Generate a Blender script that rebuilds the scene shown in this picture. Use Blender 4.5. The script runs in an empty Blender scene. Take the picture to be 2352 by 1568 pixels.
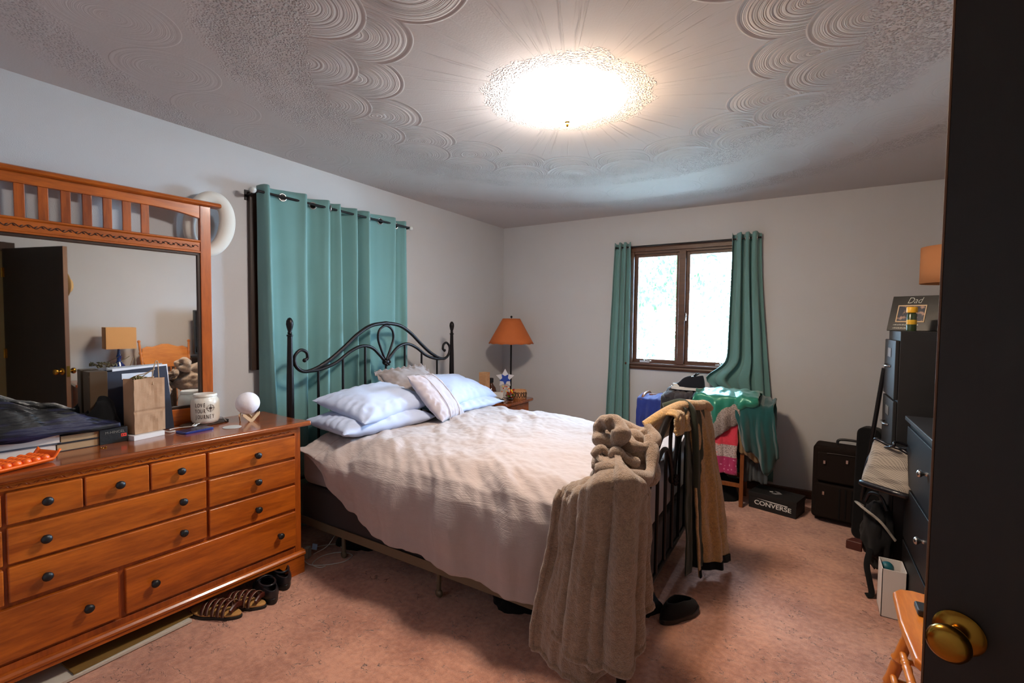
import bpy, bmesh, math, random
from mathutils import Vector, Matrix, Euler, noise
PI = math.pi
rnd = random.Random(7)
S = bpy.context.scene
COL = S.collection

# ------------------------------------------------------------------ camera, world, exposure
def set_camera():
    yaw, pitch, roll = math.radians(31.75), math.radians(2.42), math.radians(0.60)
    f = Vector((-math.sin(yaw)*math.cos(pitch), math.cos(yaw)*math.cos(pitch), -math.sin(pitch)))
    r = Vector((math.cos(yaw), math.sin(yaw), 0)); u = r.cross(f)
    r2 = r*math.cos(roll) + u*math.sin(roll); u2 = -r*math.sin(roll) + u*math.cos(roll)
    cam = bpy.data.cameras.new('camera'); o = bpy.data.objects.new('camera', cam); COL.objects.link(o)
    cam.sensor_width = 36.0; cam.lens = 1085.0/2352.0*36.0; cam.clip_start = 0.02
    m = Matrix((r2, u2, -f)).transposed().to_4x4(); m.translation = Vector((2.89, -4.472, 1.405))
    o.matrix_world = m; S.camera = o
set_camera()
W = bpy.data.worlds.new('overcast_sky'); S.world = W; W.use_nodes = True
_n = W.node_tree.nodes; _bg = _n['Background']
_bg.inputs[0].default_value = (0.52, 0.74, 1.0, 1); _bg.inputs[1].default_value = 24.0
S.view_settings.view_transform = 'Standard'; S.view_settings.look = 'None'
S.view_settings.gamma = 1.0; S.view_settings.use_curve_mapping = False
S.view_settings.exposure = 1.87
LAMP = Vector((1.925, -2.445, 2.44))
LAMP_WATTS = 1.0
# window portal: guides daylight sampling through the opening
_l = bpy.data.lights.new('daylight_portal', 'AREA'); _l.shape = 'RECTANGLE'; _l.size = 0.94; _l.size_y = 1.10
_l.cycles.is_portal = True
_o = bpy.data.objects.new('daylight_portal', _l); COL.objects.link(_o)
_o.location = (1.935, 0.13, 1.56); _o.rotation_euler = (-PI/2, 0, 0)

# ------------------------------------------------------------------ node helpers
def lin(r, g, b):
    f = lambda c: (c/255.0/12.92) if c/255.0 <= .04045 else ((c/255.0+.055)/1.055)**2.4
    return (f(r), f(g), f(b), 1.0)
class E:                                    # small node expression wrapper
    def __init__(s, nt, sock): s.nt = nt; s.s = sock
    @staticmethod
    def m(nt, op, *a, clamp=False):
        n = nt.nodes.new('ShaderNodeMath'); n.operation = op; n.use_clamp = clamp
        for i, x in enumerate(a):
            if isinstance(x, E): nt.links.new(x.s, n.inputs[i])
            else: n.inputs[i].default_value = float(x)
        return E(nt, n.outputs[0])
    def __add__(s, o): return E.m(s.nt, 'ADD', s, o)
    __radd__ = __add__
    def __sub__(s, o): return E.m(s.nt, 'SUBTRACT', s, o)
    def __rsub__(s, o): return E.m(s.nt, 'SUBTRACT', o, s)
    def __mul__(s, o): return E.m(s.nt, 'MULTIPLY', s, o)
    __rmul__ = __mul__
    def __truediv__(s, o): return E.m(s.nt, 'DIVIDE', s, o)
    def op(s, name, *a): return E.m(s.nt, name, s, *a)
    def smooth(s, a, b):                    # smoothstep a..b
        n = s.nt.nodes.new('ShaderNodeMapRange'); n.interpolation_type = 'SMOOTHSTEP'
        s.nt.links.new(s.s, n.inputs[0]); n.inputs[1].default_value = a; n.inputs[2].default_value = b
        n.inputs[3].default_value = 0; n.inputs[4].default_value = 1
        return E(s.nt, n.outputs[0])
def vec(nt, x, y, z=0.0):
    n = nt.nodes.new('ShaderNodeCombineXYZ')
    for i, c in enumerate((x, y, z)):
        if isinstance(c, E): nt.links.new(c.s, n.inputs[i])
        else: n.inputs[i].default_value = c
    return n.outputs[0]
def noise_n(nt, v, scale, detail=3, rough=.5, dist=0.0):
    n = nt.nodes.new('ShaderNodeTexNoise'); n.inputs['Scale'].default_value = scale
    n.inputs['Detail'].default_value = detail; n.inputs['Roughness'].default_value = rough
    n.inputs['Distortion'].default_value = dist
    if v is not None: nt.links.new(v, n.inputs['Vector'])
    return E(nt, n.outputs[0])
def mapped(nt, scale=(1, 1, 1), rot=(0, 0, 0), kind='Object'):
    t = nt.nodes.new('ShaderNodeTexCoord'); m = nt.nodes.new('ShaderNodeMapping')
    nt.links.new(t.outputs[kind], m.inputs[0])
    m.inputs['Scale'].default_value = scale; m.inputs['Rotation'].default_value = rot
    return m.outputs[0]
def mixc(nt, fac, a, b):
    n = nt.nodes.new('ShaderNodeMix'); n.data_type = 'RGBA'
    for i, x in ((0, fac), (6, a), (7, b)):
        if isinstance(x, E): nt.links.new(x.s, n.inputs[i])
        elif hasattr(x, 'is_linked'): nt.links.new(x, n.inputs[i])
        else: n.inputs[i].default_value = x
    return n.outputs[2]
def bump(nt, bsdf, h, dist=.002, strength=1.0):
    n = nt.nodes.new('ShaderNodeBump'); n.inputs['Distance'].default_value = dist
    n.inputs['Strength'].default_value = strength
    nt.links.new(h.s if isinstance(h, E) else h, n.inputs['Height'])
    nt.links.new(n.outputs[0], bsdf.inputs['Normal'])
MATS = {}
def base(name, rgb, rough=.5, metal=0.0, spec=.5, sheen=0.0):
    m = bpy.data.materials.new(name); m.use_nodes = True; nt = m.node_tree
    b = nt.nodes['Principled BSDF']; b.inputs['Base Color'].default_value = rgb
    b.inputs['Roughness'].default_value = rough; b.inputs['Metallic'].default_value = metal
    b.inputs['Specular IOR Level'].default_value = spec
    if sheen: b.inputs['Sheen Weight'].default_value = sheen; b.inputs['Sheen Roughness'].default_value = .6
    MATS[name] = m
    return m, nt, b
def plain(name, rgb, rough=.5, metal=0.0, spec=.5, var=.12, vs=8.0, bs=0.0, bd=.001, sheen=0.0):
    """procedural surface: colour varied softly by noise, optional fine bump"""
    m, nt, b = base(name, rgb, rough, metal, spec, sheen)
    v = mapped(nt)
    n = noise_n(nt, v, vs, 4)
    d = tuple(c*(1-var) for c in rgb[:3])+(1,); l = tuple(min(1, c*(1+var)) for c in rgb[:3])+(1,)
    nt.links.new(mixc(nt, n, d, l), b.inputs['Base Color'])
    if bs: bump(nt, b, noise_n(nt, v, bs, 3), bd)
    return m
def wood(name, c1, c2, grain='x', rough=.35, scale=1.0, coat=0.0):
    m, nt, b = base(name, c1, rough)
    s = {'x': (1.2, 9, 9), 'y': (9, 1.2, 9), 'z': (9, 9, 1.2)}[grain]
    v = mapped(nt, tuple(k*scale for k in s))
    big = noise_n(nt, v, 1.2, 3, .5, .6); fine = noise_n(nt, v, 9, 5, .6, .3)
    w = (big*.65 + fine*.45).op('SUBTRACT', .05)
    nt.links.new(mixc(nt, w.smooth(.3, .72), c1, c2), b.inputs['Base Color'])
    if coat: b.inputs['Coat Weight'].default_value = coat; b.inputs['Coat Roughness'].default_value = .12
    bump(nt, b, fine, .0004)
    return m
def cloth(name, rgb, weave=900, bd=.0006, sheen=.3, var=.1, vs=5, rough=.9, crinkle=0):
    m, nt, b = base(name, rgb, rough, 0, .2, sheen)
    v = mapped(nt)
    n = noise_n(nt, v, vs, 4)
    d = tuple(c*(1-var) for c in rgb[:3])+(1,); l = tuple(min(1, c*(1+var)) for c in rgb[:3])+(1,)
    nt.links.new(mixc(nt, n, d, l), b.inputs['Base Color'])
    h = noise_n(nt, v, weave, 2)*.35
    if crinkle:
        v2 = mapped(nt, (2.5, 2.5, 42), (0, 0, .9)); h = h + noise_n(nt, v2, crinkle*.6, 3, .6, .2)*.9; h = h + noise_n(nt, mapped(nt, (3, 46, 3), (0, 0, .35)), crinkle*.5, 3, .6, .3)*.8
        h = h + noise_n(nt, mapped(nt, (1, 1.5, 1), (0, 0, .6)), 15, 3, .5, .5)*1.2
    bump(nt, b, h, bd)
    return m
def fleece(name, rgb, sc=420):
    m, nt, b = base(name, rgb, .95, 0, .15, .6)
    v = mapped(nt); n = noise_n(nt, v, sc*.16, 4, .7); f = noise_n(nt, v, sc*.5, 3, .6)
    d = tuple(c*.62 for c in rgb[:3])+(1,); l = tuple(min(1, c*1.25) for c in rgb[:3])+(1,)
    nt.links.new(mixc(nt, (n*.6+f*.4).smooth(.3, .7), d, l), b.inputs['Base Color'])
    bump(nt, b, n*.8+f*.8, .0065)
    return m
# ------------------------------------------------------------------ materials
M = {}
M['wall'] = plain('wall_paint', lin(200, 199, 200), .85, var=.03, vs=3, bs=260, bd=.0006)
M['black_metal'] = plain('black_iron', lin(38, 34, 34), .38, .75, bs=60, bd=.0004)
M['brass'] = plain('brass', lin(158, 116, 44), .24, 1.0, bs=20, bd=.0003)
M['steel'] = plain('brushed_steel', lin(200, 198, 195), .25, 1.0)
M['white_plastic'] = plain('white_plastic', lin(225, 222, 215), .35)
M['black_plastic'] = plain('black_plastic', lin(24, 24, 26), .42, bs=80, bd=.0002)
M['dark_wood'] = wood('dark_brown_wood', lin(44, 27, 17), lin(62, 38, 22), 'z', .45)
M['door_wood'] = wood('door_walnut_veneer', lin(20, 13, 8), lin(30, 20, 12), 'z', .55)
M['door_edge'] = wood('door_edge_wood', lin(118, 78, 48), lin(96, 62, 36), 'z', .55)
M['cherry'] = wood('cherry_wood', lin(202, 104, 26), lin(138, 62, 12), 'x', .33, 1.0, .35)
M['cherry_v'] = wood('cherry_wood_upright', lin(184, 90, 24), lin(126, 54, 10), 'z', .35, 1.0, .3)
M['cherry_top'] = wood('cherry_wood_polished', lin(164, 84, 36), lin(112, 52, 22), 'x', .2, 1.0, .6)
M['oak'] = wood('honey_oak', lin(222, 136, 52), lin(186, 100, 34), 'y', .35, 1.2, .3)
M['oak_z'] = wood('honey_oak_upright', lin(215, 130, 50), lin(180, 96, 34), 'z', .35, 1.2, .3)
M['rack_wood'] = wood('rack_wood', lin(150, 86, 40), lin(115, 62, 28), 'z', .45)
M['window_wood'] = wood('window_brown_wood', lin(98, 60, 36), lin(70, 42, 26), 'x', .42, .8)
M['teal'] = cloth('teal_curtain', lin(104, 146, 144), 1400, .0004, .25, .06)
M['teal_lining'] = M['teal']
M['duvet'] = cloth('taupe_gauze', lin(176, 162, 158), 700, .0022, .25, .05, 4, .9, 9)
M['sheet'] = cloth('grey_sheet', lin(150, 145, 150), 900, .001, .2, .06)
M['pillow_blue'] = cloth('pale_blue_cotton', lin(186, 198, 226), 900, .0008, .2, .04)
M['cushion_grey'] = cloth('mauve_grey_cotton', lin(182, 172, 178), 700, .0012, .25, .06)
M['sham'] = cloth('grey_brown_sham', lin(150, 138, 136), 500, .002, .3, .18, 20)
M['boxspring'] = cloth('dark_boxspring_cloth', lin(52, 46, 46), 700, .0006, .1)
M['blanket'] = fleece('tan_sherpa_fleece', lin(150, 122, 96))
M['robe'] = fleece('mustard_tan_fleece', lin(200, 155, 88), 500)
M['green_cloth'] = cloth('dark_green_cloth', lin(48, 56, 44), 500, .001, .2)
M['black_cloth'] = cloth('black_cloth', lin(13, 13, 15), 500, .001, .05)
M['glossy_black'] = plain('black_satin_lining', lin(14, 14, 22), .3, spec=.7, var=.3, vs=15, bs=40, bd=.002)
def carpet():
    m, nt, b = base('pink_beige_carpet', lin(192, 132, 106), .97, 0, .1, .4)
    v = mapped(nt)
    big = noise_n(nt, v, 3.2, 4, .6); pile = noise_n(nt, v, 260, 2, .7); mid = noise_n(nt, v, 40, 3)
    c = mixc(nt, (big*.5+mid*.32+pile*.28).smooth(.38, .70), lin(158, 100, 78), lin(216, 156, 128))
    # short dark creases where the pile parts
    v2 = mapped(nt, (1, 1.5, 1)); w = noise_n(nt, v2, 5.0, 4, .62, .35)
    ridge = (w-.5).op('ABSOLUTE').op('SUBTRACT', 0); line = 1.0 - ridge.smooth(.0, .0065)
    gate = noise_n(nt, v, 6, 3).smooth(.40, .56); brk = noise_n(nt, v, 70, 2).smooth(.42, .56)
    cr = line*gate*brk
    nt.links.new(mixc(nt, cr*.8, c, lin(96, 58, 46)), b.inputs['Base Color'])
    bump(nt, b, pile*.5 + mid*.9 - cr*1.6, .006)
    return m
M['carpet'] = carpet()
def ceiling_mat():
    m, nt, b = base('textured_plaster', lin(204, 196, 192), .9, 0, .2)
    g = nt.nodes.new('ShaderNodeNewGeometry'); sp = nt.nodes.new('ShaderNodeSeparateXYZ')
    nt.links.new(g.outputs['Position'], sp.inputs[0])
    X = E(nt, sp.outputs[0])-LAMP.x; Y = E(nt, sp.outputs[1])-LAMP.y
    pos = g.outputs['Position']
    rho = (X*X+Y*Y).op('SQRT'); th = Y.op('ARCTAN2', X)
    wob = noise_n(nt, pos, 1.3, 2)-.5
    def fans(rc, n, ph, R, seed):
        a = th*(n/(2*PI)) + (ph+50.0)
        cell = a.op('FLOOR'); fr = a.op('FRACT')-.5
        rn = noise_n(nt, vec(nt, cell*3.7, cell*1.3+seed), 5.0, 0)-.5
        rn2 = noise_n(nt, vec(nt, cell*2.1+seed, cell*4.7), 5.0, 0)-.5
        u = fr*(2*PI/n)*rho + rn*.06; v = rho-rc + rn2*.12
        d = (u*u*1.25 + v*v).op('SQRT') + wob*.04
        j = noise_n(nt, vec(nt, d*95.0, cell*9.1+seed), 1.0, 2, .7)
        rip = j.smooth(.25, .75)*(1.0-d.smooth(R*.8, R)) + d.smooth(R-.02, R-.004)*.9
        inside = 1.0-d.smooth(R-.003, R+.001)
        return rip, inside
    rA, iA = fans(.97, 17, .1, .225, 1.0)
    rB, iB = fans(1.15, 19, .55, .215, 7.0)
    rC, iC = fans(1.72, 30, .3, .20, 13.0)
    sun = noise_n(nt, vec(nt, th*26.0, rho*1.2), 1.0, 3, .75)
    radial = sun.smooth(.54, .76)*(1.0-rho.smooth(.75, .95))*rho.smooth(.2, .3)
    h = radial*.45*(1.0-iA)*(1.0-iB) + rA*iA*(1.0-iB) + rB*iB
    outA = rC*iC*.16*rho.smooth(1.5, 1.52)
    # stippled bands
    ed = noise_n(nt, pos, 7.0, 4, .6)-.5
    r1 = rho + ed*.16
    band = r1.smooth(1.10, 1.15)*(1.0-r1.smooth(1.40, 1.50))
    gap = noise_n(nt, pos, 2.6, 3).smooth(.42, .56)
    band2 = r1.smooth(1.90, 1.97)*(1.0-r1.smooth(2.06, 2.2))*.6
    band0 = r1.smooth(.27, .29)*(1.0-r1.smooth(.36, .40))
    st = nt.nodes.new('ShaderNodeTexVoronoi'); st.inputs['Scale'].default_value = 110
    st.feature = 'F1'; nt.links.new(pos, st.inputs['Vector'])
    dots = (1.0-E(nt, st.outputs['Distance']).smooth(.08, .62)) * noise_n(nt, pos, 45, 3, .6).smooth(.36, .50)
    inner = 1.0 - r1.smooth(1.20, 1.27)*gap*.65
    stip = dots*1.15
    h = h*(1.0-band) + stip*band*inner + stip*band2 + stip*band0*.7 + outA*(1.0-band)
    h = h + noise_n(nt, pos, 120, 3)*.06
    bump(nt, b, h, .0085, .9)
    return m
M['ceiling'] = ceiling_mat()
def emit(name, rgb, s):
    m, nt, b = base(name, rgb, .5); b.inputs['Emission Color'].default_value = rgb; b.inputs['Emission Strength'].default_value = s
    return m
def glass(name, rgb=(1, 1, 1, 1), rough=0.0, ior=1.45):
    m, nt, b = base(name, rgb, rough); b.inputs['Transmission Weight'].default_value = 1.0; b.inputs['IOR'].default_value = ior
    return m
def pane():
    m = bpy.data.materials.new('window_glass'); m.use_nodes = True; nt = m.node_tree; nt.nodes.clear()
    o = nt.nodes.new('ShaderNodeOutputMaterial'); t = nt.nodes.new('ShaderNodeBsdfTransparent'); g = nt.nodes.new('ShaderNodeBsdfGlossy')
    t.inputs[0].default_value = (.96, .98, .98, 1); g.inputs['Roughness'].default_value = .02
    lw = nt.nodes.new('ShaderNodeFresnel'); lw.inputs[0].default_value = 1.35
    mx = nt.nodes.new('ShaderNodeMixShader'); nt.links.new(lw.outputs[0], mx.inputs[0])
    nt.links.new(t.outputs[0], mx.inputs[1]); nt.links.new(g.outputs[0], mx.inputs[2]); nt.links.new(mx.outputs[0], o.inputs[0])
    return m
M['pane'] = pane()
m, nt, b = base('mirror_silver', (.86, .87, .86, 1), .015, 1.0); M['mirror'] = m

# ------------------------------------------------------------------ mesh helpers
class MB:
    def __init__(s, xf=None): s.V = []; s.F = []; s.xf = xf or Matrix.Identity(4); s.mi = []; s.cur = 0; s.E = []
    def v(s, x, y=None, z=None):
        p = Vector(x) if y is None else Vector((x, y, z))
        s.V.append(s.xf @ p); return len(s.V)-1
    def f(s, *i): s.F.append(tuple(i)); s.mi.append(s.cur)
    def box(s, x0, x1, y0, y1, z0, z1):
        i = [s.v(x, y, z) for z in (z0, z1) for y in (y0, y1) for x in (x0, x1)]
        for q in ((0, 2, 3, 1), (4, 5, 7, 6), (0, 1, 5, 4), (2, 6, 7, 3), (0, 4, 6, 2), (1, 3, 7, 5)): s.f(*[i[k] for k in q])
        return s
    def cbox(s, c, size, rot=None):
        old = s.xf; s.xf = old @ Matrix.Translation(Vector(c)) @ (rot.to_4x4() if rot else Matrix.Identity(4))
        a, b, c2 = size; s.box(-a/2, a/2, -b/2, b/2, -c2/2, c2/2); s.xf = old; return s
    def prism(s, pts, h0, h1, ax='z'):
        def P(p, h): return {'z': (p[0], p[1], h), 'y': (p[0], h, p[1]), 'x': (h, p[0], p[1])}[ax]
        a = [s.v(*P(p, h0)) for p in pts]; b = [s.v(*P(p, h1)) for p in pts]; n = len(pts)
        s.f(*a[::-1]); s.f(*b)
        for i in range(n): s.f(a[i], a[(i+1) % n], b[(i+1) % n], b[i])
        return s
    def tube(s, pts, r, n=10, closed=False, flat=1.0):
        pts = [Vector(p) for p in pts]; m = len(pts); R = r if isinstance(r, (list, tuple)) else [r]*m
        rings = []; up = None
        for i in range(m):
            t = (pts[(i+1) % m]-pts[i-1]) if closed else (pts[min(i+1, m-1)]-pts[max(i-1, 0)])
            t = t.normalized() if t.length > 1e-9 else Vector((0, 0, 1))
            if up is None: up = Vector((0, 0, 1)) if abs(t.z) < .9 else Vector((1, 0, 0))
            a = t.cross(up)
            if a.length < 1e-6: a = t.orthogonal()
            a.normalize(); c = a.cross(t).normalized(); up = c
            rings.append([s.v(pts[i] + a*(R[i]*math.cos(2*PI*k/n)) + c*(R[i]*flat*math.sin(2*PI*k/n))) for k in range(n)])
        for i in range(m if closed else m-1):
            A, B = rings[i], rings[(i+1) % m]
            for k in range(n): s.f(A[k], A[(k+1) % n], B[(k+1) % n], B[k])
        if not closed: s.f(*rings[0][::-1]); s.f(*rings[-1])
        return s
    def lathe(s, prof, c=(0, 0, 0), n=24, rot=None, sx=1.0, sy=1.0):
        old = s.xf; s.xf = old @ Matrix.Translation(Vector(c)) @ (rot.to_4x4() if rot else Matrix.Identity(4))
        rings = []
        for r, z in prof:
            if r < 1e-6: rings.append([s.v(0, 0, z)])
            else: rings.append([s.v(r*sx*math.cos(2*PI*k/n), r*sy*math.sin(2*PI*k/n), z) for k in range(n)])
        for A, B in zip(rings, rings[1:]):
            for k in range(n):
                q = [A[k % len(A)], A[(k+1) % n % len(A)], B[(k+1) % n % len(B)], B[k % len(B)]]
                u = []
                for w in q:
                    if w not in u: u.append(w)
                if len(u) > 2: s.f(*u)
        if len(rings[0]) > 1: s.f(*rings[0][::-1])
        if len(rings[-1]) > 1: s.f(*rings[-1])
        s.xf = old; return s
    def grid(s, fn, nu, nv, cu=False):
        I = [[s.v(fn(i/(nu if cu else nu-1), j/(nv-1))) for j in range(nv)] for i in range(nu)]
        for i in range(nu if cu else nu-1):
            A, B = I[i], I[(i+1) % nu]
            for j in range(nv-1): s.f(A[j], B[j], B[j+1], A[j+1])
        return s
    def sphere(s, c, rx, ry=None, rz=None, n=16):
        ry = ry or rx; rz = rz or rx
        return s.lathe([(math.sin(PI*k/n), -math.cos(PI*k/n)) for k in range(n+1)], (0, 0, 0), n*2) if False else s._sph(c, rx, ry, rz, n)
    def _sph(s, c, rx, ry, rz, n):
        old = s.xf; s.xf = old @ Matrix.Translation(Vector(c)) @ Matrix.Diagonal((rx, ry, rz, 1))
        s.lathe([(math.sin(PI*k/n) if 0 < k < n else 0, -math.cos(PI*k/n)) for k in range(n+1)], n=n*2)
        s.xf = old; return s
    def build(s, name, mat, parent=None, smooth=35, bevel=0, seg=2, solid=0, sub=0, off=0):
        me = bpy.data.meshes.new(name); me.from_pydata([tuple(v) for v in s.V], [], s.F)
        mats = mat if isinstance(mat, (list, tuple)) else [mat]
        for m_ in mats: me.materials.append(m_)
        if len(mats) > 1: me.polygons.foreach_set('material_index', s.mi)
        bm = bmesh.new(); bm.from_mesh(me); bmesh.ops.remove_doubles(bm, verts=bm.verts, dist=1e-5)
        bmesh.ops.recalc_face_normals(bm, faces=bm.faces); bm.to_mesh(me); bm.free()
        if smooth:
            me.polygons.foreach_set('use_smooth', [True]*len(me.polygons))
            me.set_sharp_from_angle(angle=math.radians(smooth))
        o = bpy.data.objects.new(name, me); COL.objects.link(o)
        if parent: o.parent = parent
        if solid:
            q = o.modifiers.new('solid', 'SOLIDIFY'); q.thickness = solid; q.offset = off
        if bevel:
            q = o.modifiers.new('bevel', 'BEVEL'); q.width = bevel; q.segments = seg; q.limit_method = 'ANGLE'
            q.angle_limit = math.radians(40); q.harden_normals = True
        if sub:
            q = o.modifiers.new('sub', 'SUBSURF'); q.levels = sub; q.render_levels = sub
        return o
def tag(o, label, cat, group=None, kind=None):
    if label: o['label'] = label
    if cat: o['category'] = cat
    if group: o['group'] = group
    if kind: o['kind'] = kind
    return o
def thing(name, label, cat, loc=(0, 0, 0), rz=0.0, group=None):
    o = bpy.data.objects.new(name, None); COL.objects.link(o); o.empty_display_size = .1
    o.location = loc; o.rotation_euler = (0, 0, rz); return tag(o, label, cat, group)
def struct(o, label=None, cat=None): return tag(o, label, cat, None, 'structure')
def WX(o):                                  # world -> local of a thing
    return (Matrix.Translation(o.location) @ o.rotation_euler.to_matrix().to_4x4()).inverted()
def W_(o): return MB(WX(o))
def RZ(a): return Matrix.Rotation(a, 3, 'Z')
def RX(a): return Matrix.Rotation(a, 3, 'X')
def RY(a): return Matrix.Rotation(a, 3, 'Y')
def ns(x, y=0, z=0): return noise.noise(Vector((x, y, z)))
def fbm(x, y, z=0, o=3):
    t = 0; a = 1
    for k in range(o): t += a*ns(x, y, z+k*7.3); x *= 2.03; y *= 2.03; z *= 2.03; a *= .5
    return t
def sm(a, b, x):
    t = max(0, min(1, (x-a)/(b-a))); return t*t*(3-2*t)
def arc(cx, cy, r, a0, a1, n): return [(cx+r*math.cos(math.radians(a0+(a1-a0)*k/n)), cy+r*math.sin(math.radians(a0+(a1-a0)*k/n))) for k in range(n+1)]
def spline(pts, n=8):                       # catmull-rom
    P = [Vector(p) for p in pts]; P = [P[0]*2-P[1]]+P+[P[-1]*2-P[-2]]; out = []
    for i in range(1, len(P)-2):
        for k in range(n):
            t = k/n; a, b_, c, d = P[i-1], P[i], P[i+1], P[i+2]
            out.append(.5*((2*b_)+(c-a)*t+(2*a-5*b_+4*c-d)*t*t+(3*b_-a-3*c+d)*t**3))
    out.append(P[-2]); return out
def text_obj(name, s, size, mat, parent, mtx, extrude=.0006, weight=0.0, align='CENTER', sxy=(1, 1), shear=0.0):
    cu = bpy.data.curves.new(name, 'FONT'); cu.body = s; cu.size = size; cu.extrude = extrude; cu.offset = weight
    cu.align_x = align; cu.align_y = 'CENTER'; cu.shear = shear
    t = bpy.data.objects.new(name+'_tmp', cu); COL.objects.link(t)
    dg = bpy.context.evaluated_depsgraph_get(); me = bpy.data.meshes.new_from_object(t.evaluated_get(dg))
    COL.objects.unlink(t); bpy.data.objects.remove(t)
    me.materials.clear(); me.materials.append(mat)
    me.transform(mtx @ Matrix.Diagonal((sxy[0], sxy[1], 1, 1)))
    o = bpy.data.objects.new(name, me); COL.objects.link(o); o.parent = parent; return o
def copy_tree(o, parent=None):
    c = o.copy(); COL.objects.link(c)
    if parent: c.parent = parent
    for ch in list(o.children): copy_tree(ch, c)
    return c
# ================================================================== the room
H = 2.44; RW = 3.86; FY = -4.85
mb = MB(); mb.box(-.12, RW+1.6, FY-.12, .12, -.06, 0); struct(mb.build('floor', M['carpet'], smooth=0), 'pink-beige wall-to-wall carpet with dark creases', 'floor')
mb = MB(); mb.box(-.12, RW+.12, FY-.12, .12, H, H+.06); struct(mb.build('ceiling', M['ceiling'], smooth=0), 'plaster ceiling with swirled fans and stippled rings around the lamp', 'ceiling')
mb = MB(); mb.box(-.12, 0, FY-.12, .12, 0, H); struct(mb.build('wall_left', M['wall'], smooth=0), 'pale grey wall behind the dresser and headboard', 'wall')
wx0, wx1, wz0, wz1 = 1.47, 2.40, 1.02, 2.075
mb = MB(); mb.box(0, wx0, 0, .12, 0, H); mb.box(wx1, RW, 0, .12, 0, H); mb.box(wx0, wx1, 0, .12, 0, wz0); mb.box(wx0, wx1, 0, .12, wz1, H)
struct(mb.build('wall_back', M['wall'], smooth=0), 'pale grey wall with the small double window', 'wall')
dy0, dy1, dz = -4.55, -3.745, 2.05      # doorway in the right wall
mb = MB(); mb.box(RW, RW+.12, dy1, .12, 0, H); mb.box(RW, RW+.12, FY-.12, dy0, 0, H); mb.box(RW, RW+.12, dy0, dy1, dz, H)
struct(mb.build('wall_right', M['wall'], smooth=0), 'plain wall behind the black cabinet and chest', 'wall')
mb = MB(); mb.box(0, RW, FY-.12, FY, 0, H); struct(mb.build('wall_front', M['wall'], smooth=0), 'wall opposite the window', 'wall')
# hallway beyond the doorway
M['hall'] = plain('hall_cream_paint', lin(216, 200, 150), .85, var=.04, vs=3)
mb = MB(); mb.box(RW+1.5, RW+1.6, FY-.12, -2.6, 0, H); mb.box(RW+.12, RW+1.6, -2.7, -2.6, 0, H); mb.box(RW+.12, RW+1.6, FY-.12, FY, 0, H)
struct(mb.build('wall_hall', M['hall'], smooth=0), 'cream hallway wall seen through the doorway', 'wall')
mb = MB(); mb.box(RW+.12, RW+1.6, FY-.12, -2.6, H, H+.06); struct(mb.build('ceiling_hall', M['wall'], smooth=0), 'hallway ceiling', 'ceiling')
# baseboards
bb = MB(); bb.prism([(0, 0), (0, .062), (.004, .068), (.010, .068), (.013, .06), (.013, 0)], 0, 1, 'y')
def baseboard(name, x0, y0, x1, y1, nx, ny, label):
    mb = MB(); L = math.hypot(x1-x0, y1-y0); t = Vector((x1-x0, y1-y0, 0))/L; n = Vector((nx, ny, 0))
    prof = [(0, 0), (0, .068), (.006, .068), (.012, .060), (.014, 0)]
    A = [mb.v(Vector((x0, y0, 0))+n*p[0]+Vector((0, 0, p[1]))) for p in prof]; B = [mb.v(Vector((x1, y1, 0))+n*p[0]+Vector((0, 0, p[1]))) for p in prof]
    mb.f(*A); mb.f(*B[::-1])
    for i in range(5): mb.f(A[i], A[(i+1) % 5], B[(i+1) % 5], B[i])
    struct(mb.build(name, M['window_wood'], smooth=0), label, 'baseboard')
baseboard('baseboard_back', 0, 0, RW, 0, 0, -1, 'brown wooden baseboard under the window wall')
baseboard('baseboard_left', 0, FY, 0, -.015, 1, 0, 'brown wooden baseboard behind dresser and bed')
baseboard('baseboard_right', RW, dy1+.07, RW, -.015, -1, 0, 'brown wooden baseboard behind chest and cabinet')
# doorway casing (trim) and jamb
mb = MB()
for sx in (RW-.014, RW+.12):
    mb.box(sx, sx+.014, dy1, dy1+.062, 0, dz+.062); mb.box(sx, sx+.014, dy0-.062, dy0, 0, dz+.062); mb.box(sx, sx+.014, dy0, dy1, dz, dz+.062)
mb.box(RW, RW+.12, dy1-.012, dy1, 0, dz); mb.box(RW, RW+.12, dy0, dy0+.012, 0, dz); mb.box(RW, RW+.12, dy0, dy1, dz-.012, dz)
struct(mb.build('trim_1', M['dark_wood'], smooth=0, bevel=.002), 'dark brown casing around the doorway', 'door casing')
# ---- the open door
ang = math.atan2(.437, -.9)              # direction hinge -> latch edge
door = thing('door_1', 'dark walnut slab door standing open at the right', 'door', (3.805, -3.757, 0), ang); door['kind'] = 'structure'
mb = MB(); mb.box(0, .795, -.0175, .0175, .012, 2.045); mb.build('door_slab', M['door_wood'], door, smooth=0, bevel=.0015)
mb = MB(); mb.box(.795, .7985, -.0175, .0175, .012, 2.045); tag(mb.build('door_edge', M['door_edge'], door, smooth=0, bevel=.001), 'lighter bare wood edge', None)
mb = MB(); mb.box(.7985, .8000, -.0125, .0125, .905-.05, .905+.05); mb.build('latch_plate', M['brass'], door, smooth=0)
knobprof = [(0, 0), (.033, 0), (.034, .004), (.028, .010), (.014, .013), (.0115, .020), (.0115, .030), (.018, .034), (.026, .042), (.0285, .050), (.027, .058), (.022, .063), (.012, .0655), (0, .0645)]
for sgn in (-1, 1):
    mb = MB(); mb.lathe([(r, h) for r, h in knobprof], (.752, sgn*.0175, .905), 32, RX(PI/2 if sgn < 0 else -PI/2))
    mb.build('door_knob', M['brass'], door, smooth=40)
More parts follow.
